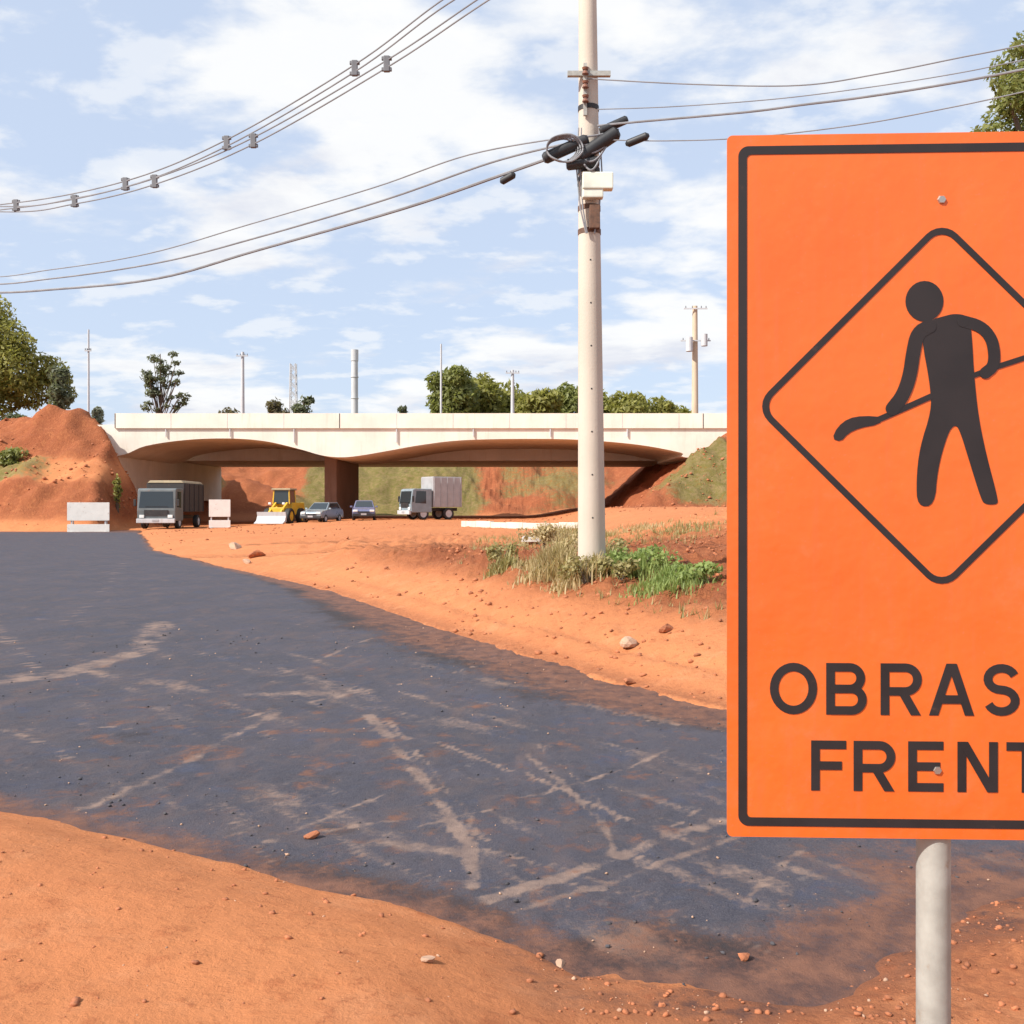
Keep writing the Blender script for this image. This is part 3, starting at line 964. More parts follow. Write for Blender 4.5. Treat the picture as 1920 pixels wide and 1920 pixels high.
# insulator rack
h0 = pz(210)
MB().box(pc(pz(178)) + Vector((-0.06, -0.18, 0)), (0.05, 0.05, 0.75)).build('insulator_rack', M['steel'], pole)
for py in (147, 172, 198):
    h = pz(py)
    c = pc(h) + Vector((-0.06, -0.24, 0))
    mm = MB()
    mm.cyl(c + Vector((0, 0, -0.045)), c + Vector((0, 0, -0.015)), 0.05, 0.04, 12)
    mm.cyl(c + Vector((0, 0, -0.015)), c + Vector((0, 0, 0.015)), 0.028, 0.028, 12)
    mm.cyl(c + Vector((0, 0, 0.015)), c + Vector((0, 0, 0.045)), 0.04, 0.05, 12)
    mm.build('insulator', M['porcelain'], pole, smooth=True)
MB().box(pc(pz(147)) + Vector((0.0, -0.14, 0)), (0.62, 0.07, 0.07)).build('short_crossarm', M['steel'], pole)
# top crossarm (out of the frame) that carries the spaced cables
MB().box(pc(10.2) + Vector((-0.1, -0.16, 0)), (1.5, 0.10, 0.12)).build('crossarm', M['steel'], pole)
# splice closures and coil
for (px, py, dx, L_, r_, tilt) in ((1060, 292, -0.05, 0.62, 0.085, 24), (1120, 285, 0.0, 0.62, 0.10, 34), (1150, 248, 0.05, 0.38, 0.06, 24), (1092, 318, 0.0, 0.42, 0.08, 6)):
    c = Vector(((px - 960) / F * 13.8 - PB.x, -0.26, pz(py)))
    d = Vector((math.cos(R(tilt)), 0, math.sin(R(tilt)))) * L_ / 2
    mm = MB()
    mm.cyl(c - d, c + d, r_, n=14)
    mm.cyl(c - d * 1.12, c - d * 1.0, r_ * 0.7, r_, n=14)
    mm.cyl(c + d * 1.0, c + d * 1.12, r_, r_ * 0.7, n=14)
    mm.build('splice_closure', M['black_plastic'], pole, smooth=True)
for q in range(4):
    c = Vector(((1052 - 960) / F * 13.8 - PB.x + 0.015 * q, -0.30 - 0.03 * q, pz(296)))
    rr = 0.20 + 0.015 * q
    pts = [c + Vector((rr * math.cos(2 * math.pi * k / 26) * 1.05, 0.02 * math.sin(k), rr * math.sin(2 * math.pi * k / 26) * 0.8)) for k in range(27)]
    MB().tube(pts, 0.013, 6).build('cable_coil', M['cable'], pole, smooth=True)
for q in range(5):
    pts = []
    x0, x1 = -0.38 + 0.05 * q, 0.36 - 0.06 * q
    for k in range(13):
        t = k / 12
        pts.append(Vector((x0 + (x1 - x0) * t, -0.25 - 0.05 * math.sin(math.pi * t) - 0.012 * q, pz(262 + 11 * q) + 0.10 * (t - 0.5) - (0.06 + 0.04 * q) * math.sin(math.pi * t))))
    MB().tube(pts, 0.014, 6).build('jumper_cable', M['cable'], pole, smooth=True)
for q, dx in enumerate((-0.16, -0.12, 0.14)):
    pts = [pc(pz(250)) + Vector((dx, -0.20, 0)), pc(pz(330)) + Vector((dx * 1.2, -0.22, 0)), pc(pz(400)) + Vector((dx * 0.9, -0.21, 0)), pc(pz(445)) + Vector((dx * 0.4, -0.21, 0))]
    MB().tube(pts, 0.012, 6).build('drop_cable', M['cable'], pole, smooth=True)
MB().box(pc(pz(352)) + Vector((0.10, -0.26, 0)), (0.44, 0.16, 0.24)).build('junction_box', M['pale_box'], pole, bevel=0.02)
MB().box(pc(pz(374)) + Vector((0.03, -0.25, 0)), (0.30, 0.14, 0.14)).build('junction_box', M['pale_box'], pole, bevel=0.02)
MB().box(pc(pz(415)) + Vector((0.06, -0.21, 0)), (0.15, 0.10, 0.34)).build('fuse_cover', M['rust'], pole, bevel=0.01)

# ------------------------------------------------------------------ overhead cables
LDIR = Vector((-25.15, 16.0))     # the line runs off to the far left ...
RDIR = Vector((10.85, -4.0))      # ... and to the near right


def on_line(px, py, dirv, off=0.0):
    """a point of the vertical plane through the pole along dirv (shifted off metres in depth)"""
    k = (px - 960) / F
    x0, y0 = PB.x, PB.y - 0.22 + off
    t = (k * y0 - x0) / (dirv.x - k * dirv.y)
    Yd = y0 + dirv.y * t
    return Vector((x0 + dirv.x * t, Yd, EYE + (HOR - py) / F * Yd))


def smooth_path(pts, n=8):
    out = []
    for i in range(len(pts) - 1):
        p0, p1, p2, p3 = pts[max(i - 1, 0)], pts[i], pts[i + 1], pts[min(i + 2, len(pts) - 1)]
        for k in range(n):
            t = k / n
            out.append(0.5 * ((2 * p1) + (p2 - p0) * t + (2 * p0 - 5 * p1 + 4 * p2 - p3) * t * t + (3 * p1 - p0 - 3 * p2 + p3) * t ** 3))
    out.append(pts[-1])
    return out


uppers = [([(1040, -115), (840, 0), (665, 128), (425, 268), (235, 345), (30, 385), (-160, 392), (-420, 340)], [(665, 128), (425, 268), (235, 345), (30, 385)],
           'upper pair of spaced overhead cables, the left one of the two'),
          ([(1085, -115), (905, 0), (725, 120), (475, 264), (290, 340), (140, 377), (0, 392), (-300, 372)], [(725, 120), (475, 264), (290, 340), (140, 377)],
           'upper pair of spaced overhead cables, the right one of the two')]
for pts, sp, lab in uppers:
    w3 = smooth_path([on_line(a, b, LDIR) for a, b in pts], 10)
    e = empty("cable_bundle", w3[0], 0, lab, 'cable', 'spaced cables high on the left')
    o = Vector(w3[0])
    for dz in (0.06, -0.06):
        MB().tube([p - o + Vector((0, 0, dz)) for p in w3], 0.013, 6).build('cable', M['cable'], e, smooth=True)
    for a, b in sp:
        c = on_line(a, b, LDIR) - o
        mm = MB()
        mm.box(c, (0.10, 0.07, 0.26))
        mm.box(c + Vector((0, 0, 0.09)), (0.17, 0.05, 0.06))
        mm.box(c - Vector((0, 0, 0.09)), (0.17, 0.05, 0.06))
        mm.build('spacer', M['spacer'], e, bevel=0.012)
teles = [([(1062, 285), (935, 330), (750, 393), (480, 470), (300, 521), (120, 541), (-60, 548), (-350, 530)], 0.024, 'thick lower overhead cable sagging from the pole to the left'),
         ([(1066, 268), (920, 305), (720, 375), (480, 446), (300, 492), (100, 522), (-60, 533), (-350, 515)], 0.016, 'thin overhead cable just above the thick lower one on the left'),
         ([(1075, 255), (880, 290), (700, 352), (470, 420), (280, 475), (100, 505), (-60, 520), (-350, 500)], 0.011, 'thinnest topmost of the lower overhead cables on the left')]
for pts, r_, lab in teles:
    w3 = smooth_path([on_line(a, b, LDIR) for a, b in pts], 8)
    o = Vector(w3[0])
    c = MB().tube([p - o for p in w3], r_, 6).build('overhead_cable', M['cable'], None, smooth=True)
    c.location = o
    tag(c, lab, 'cable', 'lower cables to the left of the pole')
rights = [([(1092, 147), (1300, 158), (1500, 160), (1650, 138), (1800, 108), (1920, 84), (2250, 10)], 0.009, 'topmost overhead cable running from the pole to the right'),
          ([(1120, 236), (1200, 228), (1400, 210), (1500, 197), (1620, 182), (1760, 160), (1920, 130), (2250, 60)], 0.016, 'thick overhead cable running right from the dark splice clutter'),
          ([(1120, 205), (1260, 200), (1450, 186), (1620, 165), (1780, 140), (1920, 112), (2250, 40)], 0.007, 'thin overhead cable between the topmost and the thick one on the right'),
          ([(1125, 262), (1250, 264), (1400, 258), (1600, 235), (1760, 206), (1920, 172), (2250, 95)], 0.008, 'lowest overhead cable on the right, passing behind the orange sign')]
for pts, r_, lab in rights:
    w3 = smooth_path([on_line(a, b, RDIR) for a, b in pts], 8)
    o = Vector(w3[0])
    c = MB().tube([p - o for p in w3], r_, 6).build('overhead_cable', M['cable'], None, smooth=True)
    c.location = o
    tag(c, lab, 'cable', 'cables to the right of the pole')
for px, py, dv, d, L_, lab in ((952, 334, LDIR, -0.35, 0.20, 'small black cable closure hanging on the left cable near the pole'),
                               (1195, 262, RDIR, 0.35, 0.26, 'small black cable closure hanging on the right cable near the pole')):
    c = on_line(px, py, dv)
    t = Vector((dv.x, dv.y, 0)).normalized() * L_ / 2
    t.z = 0.035 if dv is RDIR else -0.03
    mm = MB()
    mm.cyl(-t, t, 0.055, n=12); mm.cyl(t, t * 1.3, 0.055, 0.02, n=12); mm.cyl(-t * 1.3, -t, 0.02, 0.055, n=12)
    ob = mm.build('cable_closure', M['black_plastic'], None, smooth=True)
    ob.location = c
    tag(ob, lab, 'cable closure')

# ------------------------------------------------------------------ foliage
def leaf_quads(n, blobs, size, shell=0.55, flat=0.75):
    """leaf clumps spread through ellipsoid blobs: (centre, radii, weight)"""
    wts = np.array([b[2] for b in blobs], float); wts /= wts.sum()
    which = rng.choice(len(blobs), n, p=wts)
    C = np.array([b[0] for b in blobs])[which]; RR = np.array([b[1] for b in blobs])[which]
    d = rng.normal(size=(n, 3)); d /= np.linalg.norm(d, axis=1)[:, None]
    r = shell + (1 - shell) * rng.random(n) ** 0.6
    r = r * (0.82 + 0.36 * vnoise(d[:, 0] * 2.7 + which * 3.1, d[:, 2] * 2.7 + d[:, 1] * 2.1, 5))
    p = C + RR * d * r[:, None]
    nrm = d * 0.8 + rng.normal(size=(n, 3)) * 0.8 + np.array([0, 0, 0.4])
    nrm /= np.linalg.norm(nrm, axis=1)[:, None]
    t = np.cross(nrm, rng.normal(size=(n, 3))); t /= np.linalg.norm(t, axis=1)[:, None]
    b = np.cross(nrm, t)
    s = size * (0.6 + 0.8 * rng.random(n))[:, None]
    co = np.stack([p - t * s, p + b * s * flat * 0.55, p + t * s, p - b * s * flat * 0.55], 1).reshape(-1, 3)
    fc = np.arange(4 * n).reshape(n, 4)
    return co, fc


def tree(name, label, cat, base, height, blobs, n, size, mat, trunk_r=0.2, group=None, sink=0.3, shell=0.5, limbs=True):
    """blobs: (dx, dy, z, rx, ry, rz, weight) in metres above the base"""
    e = empty(name, base, 0, label, cat, group)
    B = [(np.array(b[:3]), np.array(b[3:6]), b[6]) for b in blobs]
    top = max(b[2] for b in blobs)
    m = MB()
    m.tube([(0, 0, -sink), (0.05 * trunk_r, 0, top * 0.3), (0.5 * trunk_r, 0.2 * trunk_r, top * 0.65), (0.2 * trunk_r, 0, top)], [trunk_r * 1.25, trunk_r, trunk_r * 0.7, trunk_r * 0.3], 9)
    if limbs:
        for b in blobs:
            s = Vector((0.1 * trunk_r, 0, min(top * 0.5, max(0.1, b[2] * 0.55))))
            q = Vector(b[:3])
            if (q - s).length > 0.3:
                m.tube([s, s.lerp(q, 0.5) + Vector((0, 0, -0.06 * (q - s).length)), q, q + Vector((b[3] * 0.35, 0, b[5] * 0.4))],
                       [trunk_r * 0.5, trunk_r * 0.35, trunk_r * 0.2, trunk_r * 0.06], 6)
    m.build('trunk', M['bark'], e, smooth=True)
    co, fc = leaf_quads(n, B, size, shell)
    raw_mesh('crown', co, fc, mat, e, smooth=False)
    return e


def blobset(k, w, h, z0, wt=1.0, seed=1, squash=1.0):
    """a bushy crown: one large core and lobes around and above it"""
    rr = random.Random(seed)
    out = [(0, 0, (z0 + h) / 2 - 0.05 * h, w * 0.62, w * 0.6, (h - z0) * 0.42, wt * w * w * 0.5)]
    for i in range(k):
        a = 2 * math.pi * i / k + rr.uniform(-0.5, 0.5); q = rr.uniform(0.25, 0.62)
        u = rr.uniform(0, 1)
        r = w * rr.uniform(0.30, 0.46)
        zc_ = z0 + r * 0.6 + max(0.0, (h - z0 - 1.5 * r)) * u
        out.append((w * q * math.cos(a) * (1.1 - 0.5 * u), w * q * math.sin(a) * 0.8, zc_, r, r, r * rr.uniform(0.7, 0.9) * squash, wt * r * r))
    return out


def tree_at(px, ytop, Yd, half_px, mat, n, name, label, seed, k=8, size=None, base=None, group=None, z0=None, trunk=None):
    Xc = (px - 960) / F * Yd
    zb = gz(Xc, Yd) if base is None else base
    ztop = EYE + (HOR - ytop) / F * Yd
    h = ztop - zb
    w = half_px / F * Yd
    bl = blobset(k, w * 1.15, h, h * 0.22 if z0 is None else z0, seed=seed)
    return tree(name, label, 'bush' if 'shrub' in name or 'bush' in name else 'tree', (Xc, Yd, zb), h, bl, int(n * 1.7), size or max(0.10, w * 0.085), M[mat], trunk or max(0.05, 0.035 * h), group)


# tall tree entering at the left edge
Yt = 96.0
bx = (-150 - 960) / F * Yt
bz = gz(bx, Yt)
ppm = F / Yt
bl = []
for (px, py, r) in ((-30, 600, 60), (10, 640, 52), (-60, 680, 80), (30, 700, 62), (85, 690, 34), (60, 735, 42), (-10, 755, 62), (110, 712, 26), (55, 660, 34), (-120, 620, 90), (-200, 680, 90), (-140, 740, 80), (122, 740, 22)):
    bl.append(((px - 960) / ppm - bx, random.uniform(-2.5, 2.5), EYE + (HOR - py) / ppm - bz, r / ppm * 1.02, r / ppm * 1.0, r / ppm * 0.85, (r / 40) ** 2))
tree('broadleaf_tree', 'big olive green tree behind the red embankment at the left edge', 'tree', (bx, Yt, bz), 20, bl, 34000, 0.25, M['leaf_olive'], 0.45, shell=0.45)
tree_at(112, 672, 88, 30, 'leaf_dark', 900, 'leafy_shrub', 'dark leafy shrub beside the big olive tree above the red embankment', 3, 6, 0.26, group='plants on the left embankment')
tree_at(182, 758, 82, 16, 'leaf_grey', 350, 'grey_shrub', 'small grey shrub on the embankment just left of the overpass', 4, 4, 0.2, z0=0.2, group='plants on the left embankment')
tree_at(30, 772, 80, 26, 'leaf_dark', 700, 'leafy_shrub', 'low dark shrub on the red heap under the big olive tree', 14, 5, 0.24, z0=0.1, group='plants on the left embankment')
tree_at(20, 876, 70.5, 34, 'leaf_green', 700, 'leafy_shrub', 'low green shrub growing on the embankment slope by the left edge', 5, 5, 0.16, z0=0.1, group='plants on the left embankment')
tree_at(220, 884, 68.5, 10, 'leaf_olive', 260, 'leafy_shrub', 'narrow olive shrub on the slope right of the white barricade', 6, 4, 0.14, z0=0.1, group='plants on the left embankment')

# sparse tall tree behind the overpass
Yt = 150.0; bx = (300 - 960) / F * Yt; bz = gz(bx, Yt); ppm = F / Yt
bl = []
_r = random.Random(12)
for (x0, y0, x1, y1, k, r0, r1) in ((276, 668, 296, 775, 15, 7, 12), (300, 662, 345, 720, 13, 6, 11), (318, 735, 352, 765, 7, 5, 9), (298, 700, 330, 778, 6, 4, 8)):
    for q in range(k):
        px, py, r = _r.uniform(x0, x1), _r.uniform(y0, y1), _r.uniform(r0, r1)
        bl.append(((px - 960) / ppm - bx, _r.uniform(-1, 1), EYE + (HOR - py) / ppm - bz, r / ppm * 1.25, r / ppm, r / ppm * 0.8, r * r))
tree('sparse_tree', 'tall sparse grey green tree rising behind the left span of the overpass', 'tree', (bx, Yt, bz), 20, bl, 2300, 0.30, M['leaf_dark'], 0.20, 'trees behind the overpass', shell=0.0)
tree_at(428, 752, 140, 40, 'leaf_brown', 900, 'low_bush', 'low brown bush behind the overpass, left of the thin grey pole', 21, 6, 0.4, group='trees behind the overpass')
tree_at(520, 738, 150, 32, 'leaf_brown', 1100, 'round_bush', 'rounded brown bush behind the overpass, left of the pale mast', 22, 6, 0.4, group='trees behind the overpass')
tree_at(568, 732, 150, 26, 'leaf_dark', 900, 'round_bush', 'rounded dark bush behind the overpass, right of the pale mast', 23, 6, 0.4, group='trees behind the overpass')
tree_at(758, 758, 150, 18, 'leaf_dark', 400, 'low_bush', 'tiny dark bush behind the overpass, right of the slim grey tower', 24, 4, 0.4, group='trees behind the overpass')
for i, (px, yt, hw, mt, n, lab) in enumerate((
        (855, 676, 42, 'leaf_green', 2400, 'leftmost tall green tree of the grove above the middle of the overpass'),
        (905, 684, 42, 'leaf_olive', 2400, 'second tree from the left of the grove above the middle of the overpass'),
        (958, 702, 34, 'leaf_olive', 1700, 'third tree from the left of the grove, sloping down behind the parapet'),
        (1012, 722, 40, 'leaf_olive', 1500, 'fourth, lower tree of the grove, left of the tall utility pole'),
        (1070, 712, 36, 'leaf_green', 1500, 'tree of the grove that shows just left of the tall utility pole'),
        (1130, 718, 34, 'leaf_olive', 1200, 'tree mostly hidden behind the tall utility pole'),
        (1180, 726, 38, 'leaf_olive', 1300, 'low green tree just right of the tall utility pole'),
        (1232, 738, 36, 'leaf_olive', 1100, 'lower olive tree between the utility pole and the far pole'),
        (1275, 752, 30, 'leaf_olive', 800, 'lowest tree of the row, beside the far warm coloured pole'))):
    tree_at(px, yt, 150 + (i % 3) * 6, hw * 1.6, mt, int(n * 2.0), 'grove_tree', lab, 40 + i, 9, 0.48, group='trees of the grove behind the overpass')

# tree at the upper right, most of it behind the sign
Yt = 26.0; bx = (2010 - 960) / F * Yt; bz = gz(bx, Yt); ppm = F / Yt
bl = []
for (px, py, r) in ((1925, 120, 55), (1900, 190, 60), (1970, 180, 90), (1890, 260, 70), (1960, 300, 110), (2060, 160, 110), (2100, 300, 120), (1900, 380, 80), (2010, 430, 130), (2150, 440, 110), (1905, 100, 30), (1870, 215, 34), (1860, 330, 60), (1985, 100, 50)):
    bl.append(((px - 960) / ppm - bx, random.uniform(-1.0, 1.0), EYE + (HOR - py) / ppm - bz, r / ppm * 0.95, r / ppm * 0.9, r / ppm * 0.85, (r / 40) ** 2))
tree('broadleaf_tree', 'green tree showing above the top right corner of the orange sign', 'tree', (bx, Yt, bz), 14, bl, 26000, 0.09, M['leaf_green'], 0.28, shell=0.4)


# ------------------------------------------------------------------ far poles and towers
def far_pole(px, ytop, Yd, w_px, mat, name, label, arms=(), group='poles beyond the overpass', gear=()):
    Xc = (px - 960) / F * Yd; zb = gz(Xc, Yd)
    h = EYE + (HOR - ytop) / F * Yd - zb
    r = w_px / F * Yd / 2
    e = empty(name, (Xc, Yd, zb), 0, label, 'utility pole', group)
    MB().cyl((0, 0, -0.5), (0, 0, h), r * 1.2, r * 0.8, 14).build('shaft', M[mat], e, smooth=True)
    for ya, wa in arms:
        za = EYE + (HOR - ya) / F * Yd - zb
        L_ = wa / F * Yd
        MB().box((0, -r * 1.2, za), (L_, 0.12, 0.14)).build('crossarm', M['far_pole'], e)
        for s in (-0.42, -0.14, 0.24, 0.44):
            MB().cyl((s * L_, -r * 1.2, za + 0.07), (s * L_, -r * 1.2, za + 0.32), 0.07, 0.05, 8).build('insulator', M['spacer'], e)
    for (gx_, gy_, gw, gh) in gear:
        zg = EYE + (HOR - gy_) / F * Yd - zb
        MB().cyl(((gx_ - px) / F * Yd, -r * 1.2 - gw / F * Yd * 0.5, zg - gh / F * Yd / 2), ((gx_ - px) / F * Yd, -r * 1.2 - gw / F * Yd * 0.5, zg + gh / F * Yd / 2), gw / F * Yd / 2, n=14).build('transformer', M['far_pole'], e, smooth=True)
    return e


far_pole(455, 660, 135, 7, 'far_pole', 'concrete_pole', 'thin grey pole standing alone behind the left span of the overpass', arms=((668, 22),))
far_pole(827, 645, 140, 4, 'far_pole', 'concrete_pole', 'very thin pole at the left end of the grove behind the overpass')
far_pole(961, 694, 130, 7, 'far_pole', 'concrete_pole', 'pale pole standing in front of the grove behind the overpass', arms=((700, 26),))
far_pole(166, 618, 125, 4, 'far_pole', 'concrete_pole', 'thin distant pole rising between the big olive tree and the overpass', arms=((658, 12),))
far_pole(1303, 574, 116, 12, 'warm_pole', 'concrete_pole', 'warm coloured utility pole with crossarms between the tall pole and the sign', arms=((580, 44), (640, 56)), gear=((1290, 648, 13, 26), (1318, 640, 12, 22)))
# slim tower
Yd = 190.0; Xc = (665 - 960) / F * Yd; zb = gz(Xc, Yd)
h = EYE + (HOR - 656) / F * Yd - zb; w = 14 / F * Yd
e = empty("slim_tower", (Xc, Yd, zb), 0, 'slim pale grey tower standing behind the overpass above its pier', 'tower')
MB().cyl((0, 0, -0.5), (0, 0, h - 2.2), w * 0.49, w * 0.44, 20).build('shaft', M['far_pole'], e, smooth=True)
MB().cyl((0, 0, h - 2.2), (0, 0, h), w * 0.50, w * 0.50, 20).build('cap', M['far_pole'], e, smooth=True)
for k in range(4):
    MB().cyl((0, 0, 6 + 4.2 * k), (0, 0, 6.15 + 4.2 * k), w * 0.53, n=20).build('joint_ring', M['far_pole'], e, smooth=True)
# pale lattice mast
Yd = 170.0; Xc = (550 - 960) / F * Yd; zb = gz(Xc, Yd)
h = EYE + (HOR - 682) / F * Yd - zb; w = 15 / F * Yd
e = empty("lattice_mast", (Xc, Yd, zb), 0, 'pale lattice mast between the two rounded bushes behind the overpass', 'mast')
for sx in (-1, 1):
    for sy in (-1, 1):
        MB().cyl((sx * w * 0.5, sy * w * 0.5, -0.3), (sx * w * 0.32, sy * w * 0.32, h), 0.10, n=6).build('leg', M['far_pole'], e)
mm = MB()
n = 12
for k in range(n):
    a, b = k / n, (k + 1) / n
    wa, wb = w * (0.5 - 0.18 * a), w * (0.5 - 0.18 * b)
    for s in (-1, 1):
        mm.cyl((-wa, s * wa, a * h), (wb, s * wb, b * h), 0.05, n=5); mm.cyl((wa, s * wa, a * h), (-wb, s * wb, b * h), 0.05, n=5)
        mm.cyl((s * wa, -wa, a * h), (s * wb, wb, b * h), 0.05, n=5)
mm.build('bracing', M['far_pole'], e)


# ------------------------------------------------------------------ vehicles
def wheel(parent, c, r, w, hub=None):
    """axis along local x"""
    m = MB()
    c = Vector(c)
    n = 22
    prof = [(-w / 2, r * 0.62), (-w / 2, r * 0.90), (-w * 0.36, r), (w * 0.36, r), (w / 2, r * 0.90), (w / 2, r * 0.62)]
    P_ = []
    for a, q in prof:
        P_ += [c + Vector((a, q * math.cos(2 * math.pi * k / n), q * math.sin(2 * math.pi * k / n))) for k in range(n)]
    Fc = [(i * n + k, i * n + (k + 1) % n, (i + 1) * n + (k + 1) % n, (i + 1) * n + k) for i in range(len(prof) - 1) for k in range(n)]
    m.add(P_, Fc)
    t = m.build('wheel', M['black_rubber'], parent, smooth=True)
    h = MB()
    h.cyl(c - Vector((w * 0.42, 0, 0)), c + Vector((w * 0.42, 0, 0)), r * 0.63, n=18)
    h.cyl(c - Vector((w * 0.5, 0, 0)), c + Vector((w * 0.5, 0, 0)), r * 0.2, n=10)
    h.build('rim', hub or M['far_pole'], t, smooth=True)
    return t


def make_truck(name, loc, rz, label, cabm, boxm, roofm, L_, W_t, H_box, H_cab, z_bed=1.0, open_box=False):
    """cab-over truck, front towards local -y, origin under the front bumper"""
    e = empty(name, loc, rz, label, 'truck', 'vehicles parked under the overpass')
    hw = W_t / 2
    cabL = 1.75
    prof = [(0.0, 0.55), (-0.03, 1.25), (0.12, H_cab * 0.97), (0.30, H_cab), (cabL, H_cab), (cabL, 0.55)]
    MB().prism(prof, (-hw, 0, 0), (0, 1, 0), (0, 0, 1), (W_t, 0, 0)).build('cab', cabm, e, bevel=0.06)
    z0, z1 = H_cab * 0.52, H_cab * 0.92
    def fy(z):
        return -0.03 + 0.15 * (z - 1.25) / (H_cab * 0.97 - 1.25)
    MB().prism([(-hw * 0.90, z0), (hw * 0.90, z0), (hw * 0.84, z1), (-hw * 0.84, z1)], (0, fy(z0) - 0.014 - z0 * (fy(z1) - fy(z0)) / (z1 - z0), 0), (1, 0, 0), (0, (fy(z1) - fy(z0)) / (z1 - z0), 1), (0, 0.03, 0)).build('windscreen', M['glass'], e)
    for s in (-1, 1):
        MB().box((s * hw * 0.3, fy(z0) - 0.035, z0 + 0.10), (0.75, 0.015, 0.025)).build('wiper', M['black_plastic'], e)
    MB().box((0, -0.200, 0.58), (0.42, 0.015, 0.14)).build('number_plate', M['white_truck'], e)
    for s in (-1, 1):
        MB().prism([(0.32, z0 + 0.05), (1.25, z0), (1.25, z1), (0.42, z1)], (s * (hw + 0.006), 0, 0), (0, 1, 0), (0, 0, 1), (-s * 0.03, 0, 0)).build('side_window', M['glass'], e)
        MB().box((s * (hw + 0.16), 0.05, z0 + 0.35), (0.16, 0.10, 0.45)).build('mirror', M['dark_metal'], e, bevel=0.02)
        MB().box((s * hw * 0.74, -0.06, 0.86), (0.32, 0.06, 0.20)).build('headlight', M['lamp_glass'], e, bevel=0.02)
    MB().box((0, -0.055, 1.12), (W_t * 0.62, 0.05, 0.34)).build('grille', M['dark_metal'], e)
    MB().box((0, -0.10, 0.56), (W_t, 0.18, 0.30)).build('bumper', M['far_pole'], e, bevel=0.04)
    MB().box((0, L_ / 2 + 0.2, 0.78), (W_t * 0.42, L_ - 0.6, 0.24)).build('chassis', M['dark_metal'], e)
    if open_box:
        y0, y1 = cabL + 0.15, L_
        cargo = MB().box((0, (y0 + y1) / 2, (z_bed + H_box) / 2), (W_t, y1 - y0, H_box - z_bed)).build('cargo_body', boxm, e, bevel=0.03)
        MB().box((0, (y0 + y1) / 2, H_box + 0.09), (W_t * 0.98, y1 - y0 + 0.1, 0.18), taper=(0.86, 0.97)).build('tarpaulin', roofm, e, bevel=0.05)
    else:
        y0, y1 = cabL + 0.12, L_
        cargo = MB().box((0, (y0 + y1) / 2, (z_bed + H_box) / 2), (W_t, y1 - y0, H_box - z_bed)).build('cargo_body', boxm, e, bevel=0.04)
        MB().box((0, (y0 + y1) / 2, H_box + 0.015), (W_t * 0.96, y1 - y0 - 0.1, 0.05)).build('roof_panel', roofm, e)
    nrib = 5
    for s in (-1, 1):
        for k in range(nrib):
            y = y0 + 0.12 + (y1 - y0 - 0.24) * k / (nrib - 1)
            MB().box((s * (hw + 0.02), y, (z_bed + H_box) / 2), (0.05, 0.07, H_box - z_bed - 0.08)).build('side_rib', boxm, cargo)
    r = 0.46
    for s in (-1, 1):
        wheel(e, (s * (hw - 0.16), 1.05, r), r, 0.28)
        wheel(e, (s * (hw - 0.18), L_ - 1.15, r), r, 0.34)
    return e


def seat(px, Yd, dz=0.0):
    x = (px - 960) / F * Yd
    return Vector((x, Yd, gz(x, Yd) + dz))


# grey-green truck facing the camera under the left span
p = seat(293, 64.5)
make_truck("cargo_truck", p, R(2), 'grey green truck with dark cargo body facing the camera under the left span', M['grey_truck'], M['dark_canvas'], M['tan_canvas'], 6.6, 2.55, 3.15, 2.75, 1.15, True)
# light truck turned sideways right of the column
p = seat(760, 72.5)
make_truck("delivery_truck", p, R(-56), 'pale delivery truck with blue grey cab parked right of the overpass pier', M['blue_truck'], M['white_truck'], M['white_truck'], 4.4, 1.95, 3.25, 2.35, 0.95)


